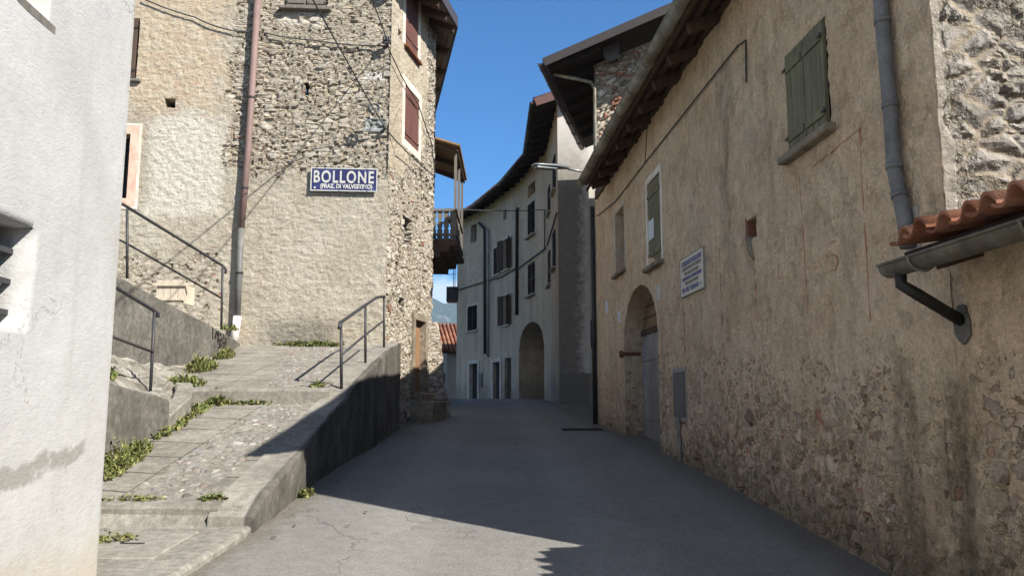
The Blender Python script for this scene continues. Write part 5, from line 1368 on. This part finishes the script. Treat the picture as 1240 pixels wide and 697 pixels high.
def solve(px, py, y0, y1):
    best = None
    for y in np.arange(y0, y1, .01):
        p = at(px, py, y); d = abs(p.z - ramp_z(y))
        if best is None or d < best[0]: best = (d, p)
    return best[1]
gl = lambda x, y: ramp_z(y)
weed(solve(150, 558, 7.3, 10.8), .30, .22, 300, 1, 'big grassy weed clump at the foot of the low dark wall beside the white house', (.6, 1.6), gl)
weed(solve(135, 574, 7.2, 10.8), .20, .16, 130, 2, 'small weed tuft between the white house corner and the big grassy clump', (.6, 1.3), gl)
weed(solve(207, 520, 7.3, 10.8), .22, .14, 180, 3, 'narrow strip of weeds along the ramp edge past the low wall end', (.5, 2.0), gl)
weed(solve(235, 501, 8, 10.8), .24, .16, 220, 4, 'weeds along the raised edging just below the upper ramp step', (.5, 1.8), gl)
weed(solve(263, 489, 9, 10.86), .16, .16, 140, 5, 'bright green weed at the left end of the upper ramp step', (1.1, .8), gl)
weed(Vector((-4.55, 11.25, 1.82)), .30, .20, 220, 6, 'leafy weed above the step at the foot of the tall terrace wall', (1, 1), gl)
weed(Vector((-4.85, 12.7, 2.10)), .30, .30, 260, 7, 'tallest leafy weed growing against the tall terrace wall', (.7, 1.3), gl)
weed(Vector((-5.0, 14.2, 2.4)), .2, .26, 120, 8, 'weed at the far end of the terrace wall beside the downpipe foot', (.7, 1.2), gl)
p_ = solve(370, 414, 14, 16.3); weed(Vector((-4.05, 16.12, ramp_z(16.1))), .42, .16, 420, 9, 'long low green weed strip at the foot of the stone house front', (1.7, .3), gl)
weed(solve(372, 594, 8.3, 8.9) if False else Vector((-2.14, 8.62, roadz(8.62))), .10, .12, 90, 10, 'small green tuft at the foot of the retaining wall where the road shadow starts', (.7, 1.3))
weed(Vector((-2.66, 11.15, 1.79)), .12, .11, 90, 11, 'tiny tuft on the upper step beside the nearest railing post', (1, 1), gl)
weed(Vector((-2.62, 7.25, .75)), .09, .07, 50, 12, 'tiny tuft on the lower step beside the retaining wall', (1.4, .6), gl)
weed(Vector((-3.3, 7.24, .74)), .16, .06, 70, 13, 'sparse thin weeds along the middle of the lower step', (1.8, .4), gl)
weed(Vector((-3.1, 6.15, .5)) if False else solve(131, 655, 5.4, 7.0), .18, .09, 110, 14, 'low weed on the landing near the white house corner', (1.2, .7), gl)
weed(Vector((-3.45, 10.8, 1.57)), .18, .08, 90, 15, 'low weed under the middle of the upper step', (1.6, .4), gl)
weed(Vector((-4.75, 9.4, 1.85)), .16, .22, 90, 16, 'upright weed on the rubble behind the low dark wall', (1, 1))
weed(Vector((-5.0, 14.3, 2.85)), .2, .15, 80, 17, 'weed on top of the terrace wall end by the railing post', (.7, 1.2))

# fallen leaves on the sunlit road
M['dry_leaf'] = m_plain('dry_leaf', (.09, .05, .03), .3, 20, .9, 0)
lf0 = None
def leafy(px, py, k):
    for y in np.arange(4.5, 12, .02):
        if at(px, py, y).z < roadz(y) + .008: p = at(px, py, y); break
    bm = B(); n = 7; s_ = .022
    vs = [bm.verts.new((s_ * (1.4 if i == 0 else 1) * math.cos(6.283 * i / n) * (1 + .3 * fbm(i, k)), s_ * .7 * math.sin(6.283 * i / n), .006 + .008 * abs(math.sin(i * 2)))) for i in range(n)]
    f = bm.faces.new(vs); e = bmesh.ops.extrude_face_region(bm, geom=[f])
    for v in [g for g in e['geom'] if isinstance(g, bmesh.types.BMVert)]: v.co.z += .002
    o_ = obj('dry_leaf', bm, M['dry_leaf']); o_.location = (p.x, p.y, roadz(p.y) + .006); o_.rotation_euler = (0, 0, k * 1.7)
    tag(o_, 'small dry brown leaf lying on the road surface', 'leaf', 'dry leaves on the road')
for k, (px, py) in enumerate(((331, 651), (357, 637), (421, 637), (443, 620), (408, 585), (426, 597), (490, 567), (255, 672), (262, 668), (250, 678))): leafy(px, py, k)

# ================================================================== air
def haze():
    bm = B(); box(bm, -4200, 4200, -1700, 5400, -45, 640)
    m = bpy.data.materials.new('haze'); m.use_nodes = True; nt = m.node_tree; nt.nodes.clear()
    o_ = nt.nodes.new('ShaderNodeOutputMaterial'); v = nt.nodes.new('ShaderNodeVolumePrincipled')
    v.inputs['Color'].default_value = (.50, .72, 1, 1); v.inputs['Density'].default_value = .00016; v.inputs['Anisotropy'].default_value = .0
    nt.links.new(v.outputs[0], o_.inputs['Volume']); tag(obj('haze', bm, m), kind='stuff')
haze()
